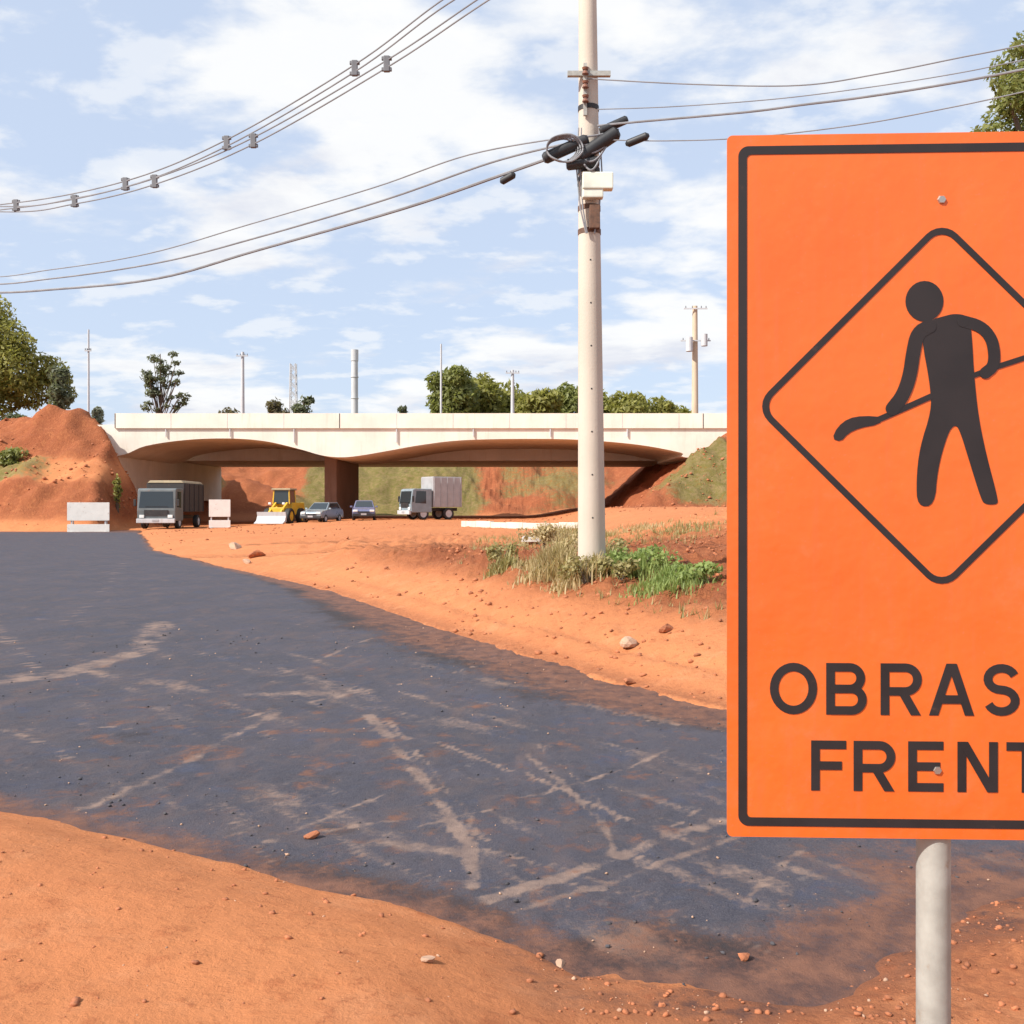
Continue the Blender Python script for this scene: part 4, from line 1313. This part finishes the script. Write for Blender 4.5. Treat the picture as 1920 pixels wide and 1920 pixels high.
def make_car(name, loc, rz, paint, label):
    e = empty(name, loc, rz, label, 'car', 'vehicles parked under the overpass')
    hw = 0.83
    low = [(-0.02, 0.32), (-0.05, 0.62), (0.08, 0.80), (1.10, 0.96), (3.70, 0.98), (3.86, 0.70), (3.84, 0.32)]
    MB().prism(low, (-hw, 0, 0), (0, 1, 0), (0, 0, 1), (2 * hw, 0, 0)).build('body', paint, e, bevel=0.07)
    cab = MB()
    b0 = [(-hw * 0.93, 1.00, 0.92), (hw * 0.93, 1.00, 0.92), (hw * 0.93, 3.62, 0.94), (-hw * 0.93, 3.62, 0.94)]
    b1 = [(-hw * 0.74, 1.78, 1.46), (hw * 0.74, 1.78, 1.46), (hw * 0.74, 3.25, 1.48), (-hw * 0.74, 3.25, 1.48)]
    cab.add(b0 + b1, [(3, 2, 1, 0), (4, 5, 6, 7), (0, 1, 5, 4), (1, 2, 6, 5), (2, 3, 7, 6), (3, 0, 4, 7)])
    cab.build('cabin', paint, e, bevel=0.05)
    def lerp(a, b, t):
        return Vector(a).lerp(Vector(b), t)
    def pane(a, b, c, d, off, nm):
        q = [Vector(k) + Vector(off) for k in (a, b, c, d)]
        MB().add(q + [k - Vector(off) * 2 for k in q], [(0, 1, 2, 3), (7, 6, 5, 4), (0, 4, 5, 1), (1, 5, 6, 2), (2, 6, 7, 3), (3, 7, 4, 0)]).build(nm, M['glass'], e)
    def inset(A, B, C, D, u, v):
        bil = lambda s, t: lerp(lerp(A, B, s), lerp(D, C, s), t)
        return bil(u, v), bil(1 - u, v), bil(1 - u, 1 - v), bil(u, 1 - v)
    pane(*inset(b0[0], b0[1], b1[1], b1[0], 0.06, 0.10), (0, -0.012, 0.012), 'windscreen')
    pane(*inset(b0[2], b0[3], b1[3], b1[2], 0.06, 0.12), (0, 0.012, 0.012), 'rear_window')
    pane(*inset(b0[1], b0[2], b1[2], b1[1], 0.10, 0.14), (0.012, 0, 0.006), 'side_window')
    pane(*inset(b0[3], b0[0], b1[0], b1[3], 0.10, 0.14), (-0.012, 0, 0.006), 'side_window')
    for s in (-1, 1):
        MB().box((s * 0.60, -0.03, 0.70), (0.34, 0.12, 0.15)).build('headlight', M['lamp_glass'], e, bevel=0.03)
        MB().box((s * 0.62, 3.84, 0.78), (0.26, 0.08, 0.16)).build('tail_light', M['red_lens'], e, bevel=0.02)
        MB().box((s * 0.93, 1.20, 1.00), (0.18, 0.12, 0.13)).build('mirror', paint, e, bevel=0.03)
        for y in (0.72, 3.10):
            wheel(e, (s * (hw - 0.08), y, 0.30), 0.30, 0.19)
    MB().box((0, -0.07, 0.60), (0.85, 0.05, 0.12)).build('grille', M['black_plastic'], e)
    MB().box((0, -0.07, 0.40), (1.62, 0.10, 0.20)).build('bumper', M['black_plastic'], e, bevel=0.03)
    MB().box((0, -0.125, 0.45), (0.40, 0.015, 0.13)).build('number_plate', M['white_truck'], e)
    return e


make_car("parked_car", seat(583, 69.0), R(-14), M['silver_car'], 'silver blue car parked just left of the overpass pier')
make_car("parked_car", seat(682, 70.0), R(8), M['blue_car'], 'lavender blue car parked just right of the overpass pier')

# yellow wheel loader seen from the front
p = seat(513, 71.0)
e = empty("wheel_loader", p, R(-10), 'yellow wheel loader standing before the red mound under the overpass', 'loader', 'vehicles parked under the overpass')
MB().box((0, 2.9, 1.15), (1.5, 2.4, 0.95)).build('engine_hood', M['yellow'], e, bevel=0.10)
MB().box((0, 1.2, 0.95), (1.2, 1.4, 0.6)).build('front_frame', M['yellow'], e, bevel=0.05)
MB().box((0, 1.95, 2.03), (1.35, 1.15, 1.05), taper=(0.9, 0.9)).build('cab', M['glass'], e, bevel=0.04)
for sx in (-1, 1):
    for sy in (-1, 1):
        MB().cyl((sx * 0.66, 1.95 + sy * 0.56, 1.5), (sx * 0.60, 1.95 + sy * 0.50, 2.55), 0.055, n=6).build('cab_pillar', M['yellow'], e)
MB().box((0, 1.95, 2.62), (1.5, 1.35, 0.14)).build('roof', M['tan_canvas'], e, bevel=0.04)
for s in (-1, 1):
    MB().prism([(1.5, 1.45), (1.5, 1.70), (0.35, 1.05), (-0.30, 0.55), (-0.30, 0.35), (0.30, 0.75)], (s * 0.45 - 0.07, 0, 0), (0, 1, 0), (0, 0, 1), (0.14, 0, 0)).build('lift_arm', M['yellow'], e)
    for y in (0.95, 3.05):
        wheel(e, (s * 0.83, y, 0.60), 0.60, 0.42, M['yellow'])
    MB().box((s * 0.55, 0.55, 1.55), (0.20, 0.12, 0.16)).build('headlight', M['lamp_glass'], e, bevel=0.02)
bk = [(-0.25, 0.20), (-0.95, 0.06), (-0.95, 0.10), (-0.55, 0.28), (-0.38, 0.62), (-0.45, 0.92), (-0.33, 0.92), (-0.22, 0.60)]
MB().prism(bk, (-1.12, 0, 0), (0, 1, 0), (0, 0, 1), (2.24, 0, 0)).build('bucket', M['far_pole'], e)


# barricades
def barricade(loc, rz, wid, hgt, label):
    e = empty("road_barricade", loc, rz, label, 'barricade', 'white barricades across the road end')
    for z0, z1 in ((0.40, 1.0), (0.02, 0.28)):
        MB().box((0, -0.05, hgt * (z0 + z1) / 2), (wid, 0.035, hgt * (z1 - z0))).build('board', M['white_paint'], e, bevel=0.006)
    for s in (-1, 1):
        MB().box((s * wid * 0.40, 0.0, hgt * 0.49), (0.09, 0.06, hgt * 1.0)).build('leg', M['far_pole'], e)
        MB().cyl((s * wid * 0.40, 0.02, hgt * 0.90), (s * wid * 0.40, hgt * 0.40, -0.02), 0.04, n=6).build('brace', M['far_pole'], e)
        MB().box((s * wid * 0.40, hgt * 0.18, 0.03), (0.10, hgt * 0.5, 0.06)).build('foot', M['far_pole'], e)
    return e


barricade(seat(166, 62.0, -0.02), R(12), 2.55, 1.95, 'wide white board barricade at the end of the asphalt on the left')
barricade(seat(412, 65.5, -0.02), R(14), 1.40, 1.95, 'narrow white board barricade between the truck and the yellow loader')

# long low kerb, far right of the road
a = seat(868, 48); b = seat(1088, 40)
d = Vector((b.x - a.x, b.y - a.y, 0)); L_ = d.length; ang = math.atan2(d.y, d.x)
e = empty("concrete_kerb", (a.x, a.y, min(a.z, b.z) - 0.02), ang, 'long low pale concrete kerb lying behind the dry grass, left of the pole', 'kerb')
nseg = 7
for k in range(nseg):
    x0 = L_ * k / nseg; x1 = L_ * (k + 1) / nseg - 0.02
    xm = (x0 + x1) / 2
    zz = gz(a.x + d.x * xm / L_, a.y + d.y * xm / L_) - e.location.z
    MB().box((xm, 0, zz + 0.08 + 0.01 * math.sin(k * 2.1)), (x1 - x0, 0.22, 0.36)).build('kerb_stone', M['kerb'], e, bevel=0.015)

# broken concrete slab near the pole
p = on_ground(996, 1022)
e = MB()
e.prism([(-0.24, -0.16), (0.20, -0.20), (0.26, 0.05), (0.14, 0.20), (-0.20, 0.17)], (0, 0, 0), (1, 0, 0), (0, 1, 0.10), (0.01, 0, 0.10))
sl = e.build('concrete_slab', M['kerb'], None, bevel=0.008)
sl.location = (p.x, p.y, p.z + 0.10)
tag(sl, 'broken pale concrete slab lying in the dry grass left of the pole', 'slab')
e = MB().box((0, 0, 0.06), (0.22, 0.20, 0.16))
sl2 = e.build('stone', M['brown_stone'], None, bevel=0.03)
sl2.location = (p.x + 0.04, p.y + 0.02, p.z - 0.04)
tag(sl2, 'brown stone propping up the broken concrete slab by the pole', 'stone')


# ------------------------------------------------------------------ stones
def rock_mesh(r, seed, squash=0.65, n=2):
    import bmesh
    bm = bmesh.new()
    bmesh.ops.create_icosphere(bm, subdivisions=n, radius=1)
    rr = random.Random(seed)
    ph = [Vector((rr.uniform(-1, 1), rr.uniform(-1, 1), rr.uniform(-1, 1))).normalized() for _ in range(9)]
    cut = [rr.uniform(0.42, 0.85) for _ in ph]
    for v in bm.verts:
        for q, c in zip(ph, cut):
            dd = v.co.dot(q)
            if dd > c:
                v.co -= q * (dd - c)
        v.co = Vector((v.co.x * 1.15, v.co.y * 0.9, v.co.z * squash)) * r
    return bm


def stone(px, py, r, mat, label, seed, z=None, squash=0.65):
    q = on_ground(px, py)
    bm = rock_mesh(r, seed, squash)
    me = bpy.data.meshes.new('stone'); bm.to_mesh(me); bm.free()
    me.materials.append(M[mat])
    ob = bpy.data.objects.new('stone', me); col.objects.link(ob)
    zz = gz(q.x, q.y)
    if float(road_sd(np.array([q.x]), np.array([q.y]))[0]) > 0.1:
        zz = max(zz, -0.022)
    ob.location = (q.x, q.y, zz + r * squash * 0.45)
    ob.rotation_euler = (0, 0, seed * 1.3)
    return tag(ob, label, 'stone', 'loose stones on the soil')


stone(1182, 1212, 0.115, 'stone', 'pale angular stone on the red bank between the pole and the sign', 3)
stone(440, 1030, 0.26, 'stone', 'pale heap stone at the far tip of the soil wedge, left one', 4)
stone(480, 1045, 0.25, 'brown_stone', 'dark brown clod at the far tip of the soil wedge, beside the pale stones', 5)
stone(462, 1056, 0.13, 'stone', 'small pale stone just below the dark clod at the soil wedge tip', 9)
stone(1052, 1815, 0.030, 'stone', 'pale pebble at the near edge of the asphalt, below the dark patch', 6)
stone(805, 1805, 0.026, 'stone', 'small pale stone lying on the smooth orange soil in the foreground', 7)
stone(1395, 1818, 0.028, 'brown_stone', 'reddish stone in the damp soil left of the sign post', 8)
stone(1250, 1183, 0.10, 'brown_stone', 'dark clod on the red bank right above the pale angular stone', 10)
stone(1305, 1080, 0.12, 'brown_stone', 'dark clod at the right end of the green grass near the sign', 11)
stone(585, 1585, 0.040, 'brown_stone', 'orange clod lying on the asphalt near its front edge', 12)
stone(1180, 1285, 0.07, 'brown_stone', 'brown clod at the foot of the bank on the far road edge', 13)


def scatter(name, n, sampler, rmin, rmax, mat, label, seed, on_road=False):
    r_ = np.random.default_rng(seed)
    base = []
    for q in range(6):
        bm = rock_mesh(1.0, seed * 10 + q, 0.7, 1)
        bm.verts.ensure_lookup_table()
        base.append((np.array([v.co[:] for v in bm.verts]), np.array([[v.index for v in f.verts] for f in bm.faces])))
        bm.free()
    x, y = sampler(r_, n)
    z = terrain(x, y)
    sd = road_sd(x, y)
    if on_road:
        z = np.maximum(z, np.where(sd > 0.15, -0.022 + 0.028 * fbm(x * 1.1, y * 1.1, 4, 61) + 0.016 * fbm(x * 7, y * 7, 4, 63) * (y < 20), z))
    co, fc, off = [], [], 0
    for i in range(len(x)):
        v, f = base[i % 6]
        s = rmin + (rmax - rmin) * r_.random() ** 4.5
        s *= 1.0 + 0.06 * max(0, y[i] - 6)
        a = r_.random() * 6.28
        ca, sa = math.cos(a), math.sin(a)
        w = v * s
        w = np.stack([w[:, 0] * ca - w[:, 1] * sa + x[i], w[:, 0] * sa + w[:, 1] * ca + y[i], w[:, 2] + z[i] + s * 0.25], -1)
        co.append(w); fc.append(f + off); off += len(v)
    ob = raw_mesh(name, np.concatenate(co), np.concatenate(fc), M[mat], smooth=False)
    return tag(ob, label, kind='stuff')


def samp_near(r_, n):
    x = r_.uniform(-2.4, 3.6, n * 3); y = 2.2 + 3.2 * r_.random(n * 3) ** 1.3
    k = road_sd(x, y)
    p_ = np.where(x > 0.1, 1.0, 0.10)
    m_ = (k < -0.02) & (r_.random(n * 3) < p_)
    return x[m_][:n], y[m_][:n]


def samp_bank(r_, n):
    x = r_.uniform(-6, 9, n * 4); y = r_.uniform(6, 22, n * 4)
    k = road_sd(x, y)
    m_ = (k < -0.05) & (x > -4 + 0.2 * r_.normal(size=n * 4)) & (r_.random(n * 4) < 0.25 + 0.75 * (x > 0.5 - 0.1 * y))
    return x[m_][:n], y[m_][:n]


def samp_road(r_, n):
    x = r_.uniform(-7, 6, n * 5); y = 3.1 + 10 * r_.random(n * 5) ** 1.6
    k = road_sd(x, y)
    dens = 0.25 + 1.2 * np.clip(fbm(x * 0.9, y * 0.9, 3, 77) + 0.1, 0, 1) + 0.5 * (k < 0.5)
    m_ = (k > 0.0) & (r_.random(n * 5) < dens)
    return x[m_][:n], y[m_][:n]


scatter("soil_clods", 4200, samp_near, 0.002, 0.017, 'brown_stone', 'small brown clods and crumbs of soil around the sign post', 3)
scatter("pale_pebbles", 500, samp_near, 0.003, 0.013, 'stone', 'pale pebbles strewn over the foreground soil', 4)
scatter("bank_clods", 3600, samp_bank, 0.004, 0.040, 'brown_stone', 'clods of red soil scattered over the bank beyond the road', 5)
def samp_slope(r_, n):
    x = r_.uniform(-46, 24, n * 6); y = r_.uniform(61.5, 80, n * 6)
    z_, T_ = terrain(x, y, True, True)
    m_ = (np.maximum(T_['lm'], T_['rm']) > 0.3) & ((y < 74.5) | (x < -33)) & (fbm(x * 0.4, y * 0.4, 3, 93) > -0.05)
    return x[m_][:n], y[m_][:n]


def samp_flat(r_, n):
    x = r_.uniform(-34, 16, n * 3); y = 18 + 56 * r_.random(n * 3)
    m_ = (road_sd(x, y) < -0.2) & (fbm(x * 0.5, y * 0.5, 3, 94) > 0.0)
    return x[m_][:n], y[m_][:n]


scatter("slope_clods", 1500, samp_slope, 0.008, 0.040, 'brown_stone', 'clods of red soil lying on the embankment slopes', 15)
scatter("flat_clods", 1300, samp_flat, 0.006, 0.030, 'brown_stone', 'scattered clods on the flat ground before the overpass', 16)
scatter("asphalt_crumbs", 1500, samp_road, 0.003, 0.015, 'chunk', 'dark asphalt crumbs scattered on the road', 6, True)
scatter("road_soil_crumbs", 500, samp_road, 0.003, 0.012, 'stone', 'pale soil crumbs dropped on the asphalt', 8, True)


# ------------------------------------------------------------------ grass
def tuft(px, py, w, h, n, mat, label, seed, name='grass_tuft', droop=0.5, bw=0.010):
    q = on_ground(px, py)
    r_ = np.random.default_rng(seed)
    bx_, by_ = q.x, q.y
    zb_ = gz(bx_, by_)
    ox = r_.normal(size=n) * w * 0.42; oy = r_.normal(size=n) * w * 0.30
    oz = terrain(bx_ + ox, by_ + oy) - zb_ - 0.02
    a = r_.uniform(0, 2 * math.pi, n)
    hh = h * (0.45 + 0.65 * r_.random(n)) * np.exp(-(ox / (w * 0.9)) ** 2)
    ln = hh * droop * (0.3 + r_.random(n))
    dx, dy = np.cos(a), np.sin(a)
    co = np.zeros((n, 7, 3))
    for j, (t, wd) in enumerate(((0, 1.0), (0.45, 0.85), (0.8, 0.5))):
        cx = ox + dx * ln * t * t; cy = oy + dy * ln * t * t; cz = oz + hh * t * (1 - 0.15 * t)
        co[:, 2 * j] = np.stack([cx - dy * bw * wd, cy + dx * bw * wd, cz], -1)
        co[:, 2 * j + 1] = np.stack([cx + dy * bw * wd, cy - dx * bw * wd, cz], -1)
    co[:, 6] = np.stack([ox + dx * ln, oy + dy * ln, oz + hh * 0.86], -1)
    b_ = np.arange(n)[:, None] * 7
    tri = np.concatenate([b_ + np.array([k]) for k in ([0, 1, 3], [0, 3, 2], [2, 3, 5], [2, 5, 4], [4, 5, 6])], 0)
    ob = raw_mesh(name, co.reshape(-1, 3), tri, M[mat], smooth=True)
    ob.location = (bx_, by_, zb_)
    return tag(ob, label, 'grass', 'grass growing on the bank by the pole', 'stuff')


tuft(1040, 1072, 0.63, 0.56, 900, 'grass_dry', 'tall dry straw grass tuft just left of the pole foot', 1)
tuft(1096, 1090, 0.57, 0.43, 800, 'grass_dry', 'dry straw grass tuft in front of the pole foot', 2)
tuft(1142, 1075, 0.57, 0.50, 700, 'grass_olive', 'olive grass tuft just right of the pole foot', 3)
tuft(945, 1072, 0.37, 0.36, 350, 'grass_olive', 'small olive grass tuft left of the concrete slab', 4)
tuft(1000, 1060, 0.48, 0.22, 360, 'grass_dry', 'low dry grass tuft below the concrete slab', 5)
tuft(1190, 1078, 0.63, 0.41, 700, 'grass_green', 'green grass tuft right of the pole, left one of two', 6)
tuft(1258, 1096, 0.69, 0.25, 700, 'grass_green', 'bright green grass patch on the bank, right one of two', 7)
tuft(1035, 1012, 1.09, 0.59, 800, 'grass_dry', 'wide dry grass clump behind the concrete slab', 8)
tuft(1085, 1014, 1.03, 0.63, 700, 'grass_olive', 'olive grass clump behind the pole foot', 9)
tuft(1290, 994, 1.72, 0.21, 600, 'grass_olive', 'low olive grass strip on the crest of the bank by the sign', 10)
tuft(1190, 994, 1.49, 0.25, 500, 'grass_dry', 'low dry grass strip on the crest right of the pole', 11)


def leafy_weed(px, py, w, h, n, mat, label, seed):
    q = on_ground(px, py)
    rr = random.Random(seed)
    m = MB()
    bl = []
    for k in range(7):
        a = rr.uniform(0, 6.28); d = Vector((math.cos(a) * w * rr.uniform(0.2, 0.6), math.sin(a) * w * 0.4, h * rr.uniform(0.5, 1.0)))
        m.tube([(0, 0, -0.05), (d.x * 0.4, d.y * 0.4, d.z * 0.5), d], [0.008, 0.006, 0.003], 5)
        bl.append((np.array(d) * np.array([1, 1, 0.75]), np.array([w * 0.28, w * 0.25, h * 0.35]), 1.0))
    e = empty('leafy_weed', (q.x, q.y, gz(q.x, q.y)), 0, label, 'plant', 'leafy weeds on the bank')
    m.build('stem', M['bark'], e, smooth=True)
    co, fc = leaf_quads(n, bl, 0.035, 0.1, 1.1)
    raw_mesh('leaves', co, fc, M[mat], e, smooth=False)


leafy_weed(1062, 1052, 0.60, 0.46, 420, 'grass_dry', 'dry leafy weed standing left of the pole', 1)
leafy_weed(1128, 1062, 0.55, 0.44, 380, 'grass_olive', 'olive leafy weed close to the right side of the pole', 2)
leafy_weed(1205, 1070, 0.75, 0.32, 560, 'grass_green', 'broad green leafy weed right of the pole', 3)
leafy_weed(1275, 1092, 0.70, 0.26, 700, 'grass_green', 'low bright green leafy weed nearest to the sign', 4)
leafy_weed(940, 1062, 0.45, 0.40, 400, 'grass_olive', 'small leafy weed left of the broken slab', 5)
leafy_weed(1020, 1030, 0.75, 0.55, 700, 'grass_dry', 'wide dry weed just right of the broken slab', 6)
leafy_weed(1098, 1096, 0.55, 0.36, 380, 'grass_olive', 'scruffy olive weed in front of the pole foot', 7)
leafy_weed(1165, 1090, 0.50, 0.36, 500, 'grass_olive', 'small olive weed in front of the green grass right of the pole', 8)


def weeds():
    r_ = np.random.default_rng(91)
    n = 900
    x = r_.uniform(-1, 9, n * 3); y = r_.uniform(9.5, 30, n * 3)
    k = road_sd(x, y)
    m_ = (k < -1.6) & (fbm(x * 0.6, y * 0.6, 3, 92) > 0.05)
    x, y = x[m_][:n], y[m_][:n]
    n = len(x); nb = 6
    X_ = np.repeat(x, nb) + r_.normal(size=n * nb) * 0.03; Y_ = np.repeat(y, nb) + r_.normal(size=n * nb) * 0.03
    Z_ = terrain(X_, Y_) - 0.01
    a = r_.uniform(0, 6.28, n * nb); h_ = 0.05 + 0.13 * r_.random(n * nb)
    dx, dy = np.cos(a), np.sin(a)
    w = 0.008
    co = np.stack([np.stack([X_ - dy * w, Y_ + dx * w, Z_], -1), np.stack([X_ + dy * w, Y_ - dx * w, Z_], -1), np.stack([X_ + dx * h_ * 0.5, Y_ + dy * h_ * 0.5, Z_ + h_], -1)], 1).reshape(-1, 3)
    ob = raw_mesh("sparse_weeds", co, np.arange(len(co)).reshape(-1, 3), M['grass_olive'], smooth=False)
    tag(ob, 'sparse dry weeds sprouting from the red bank', kind='stuff')


weeds()
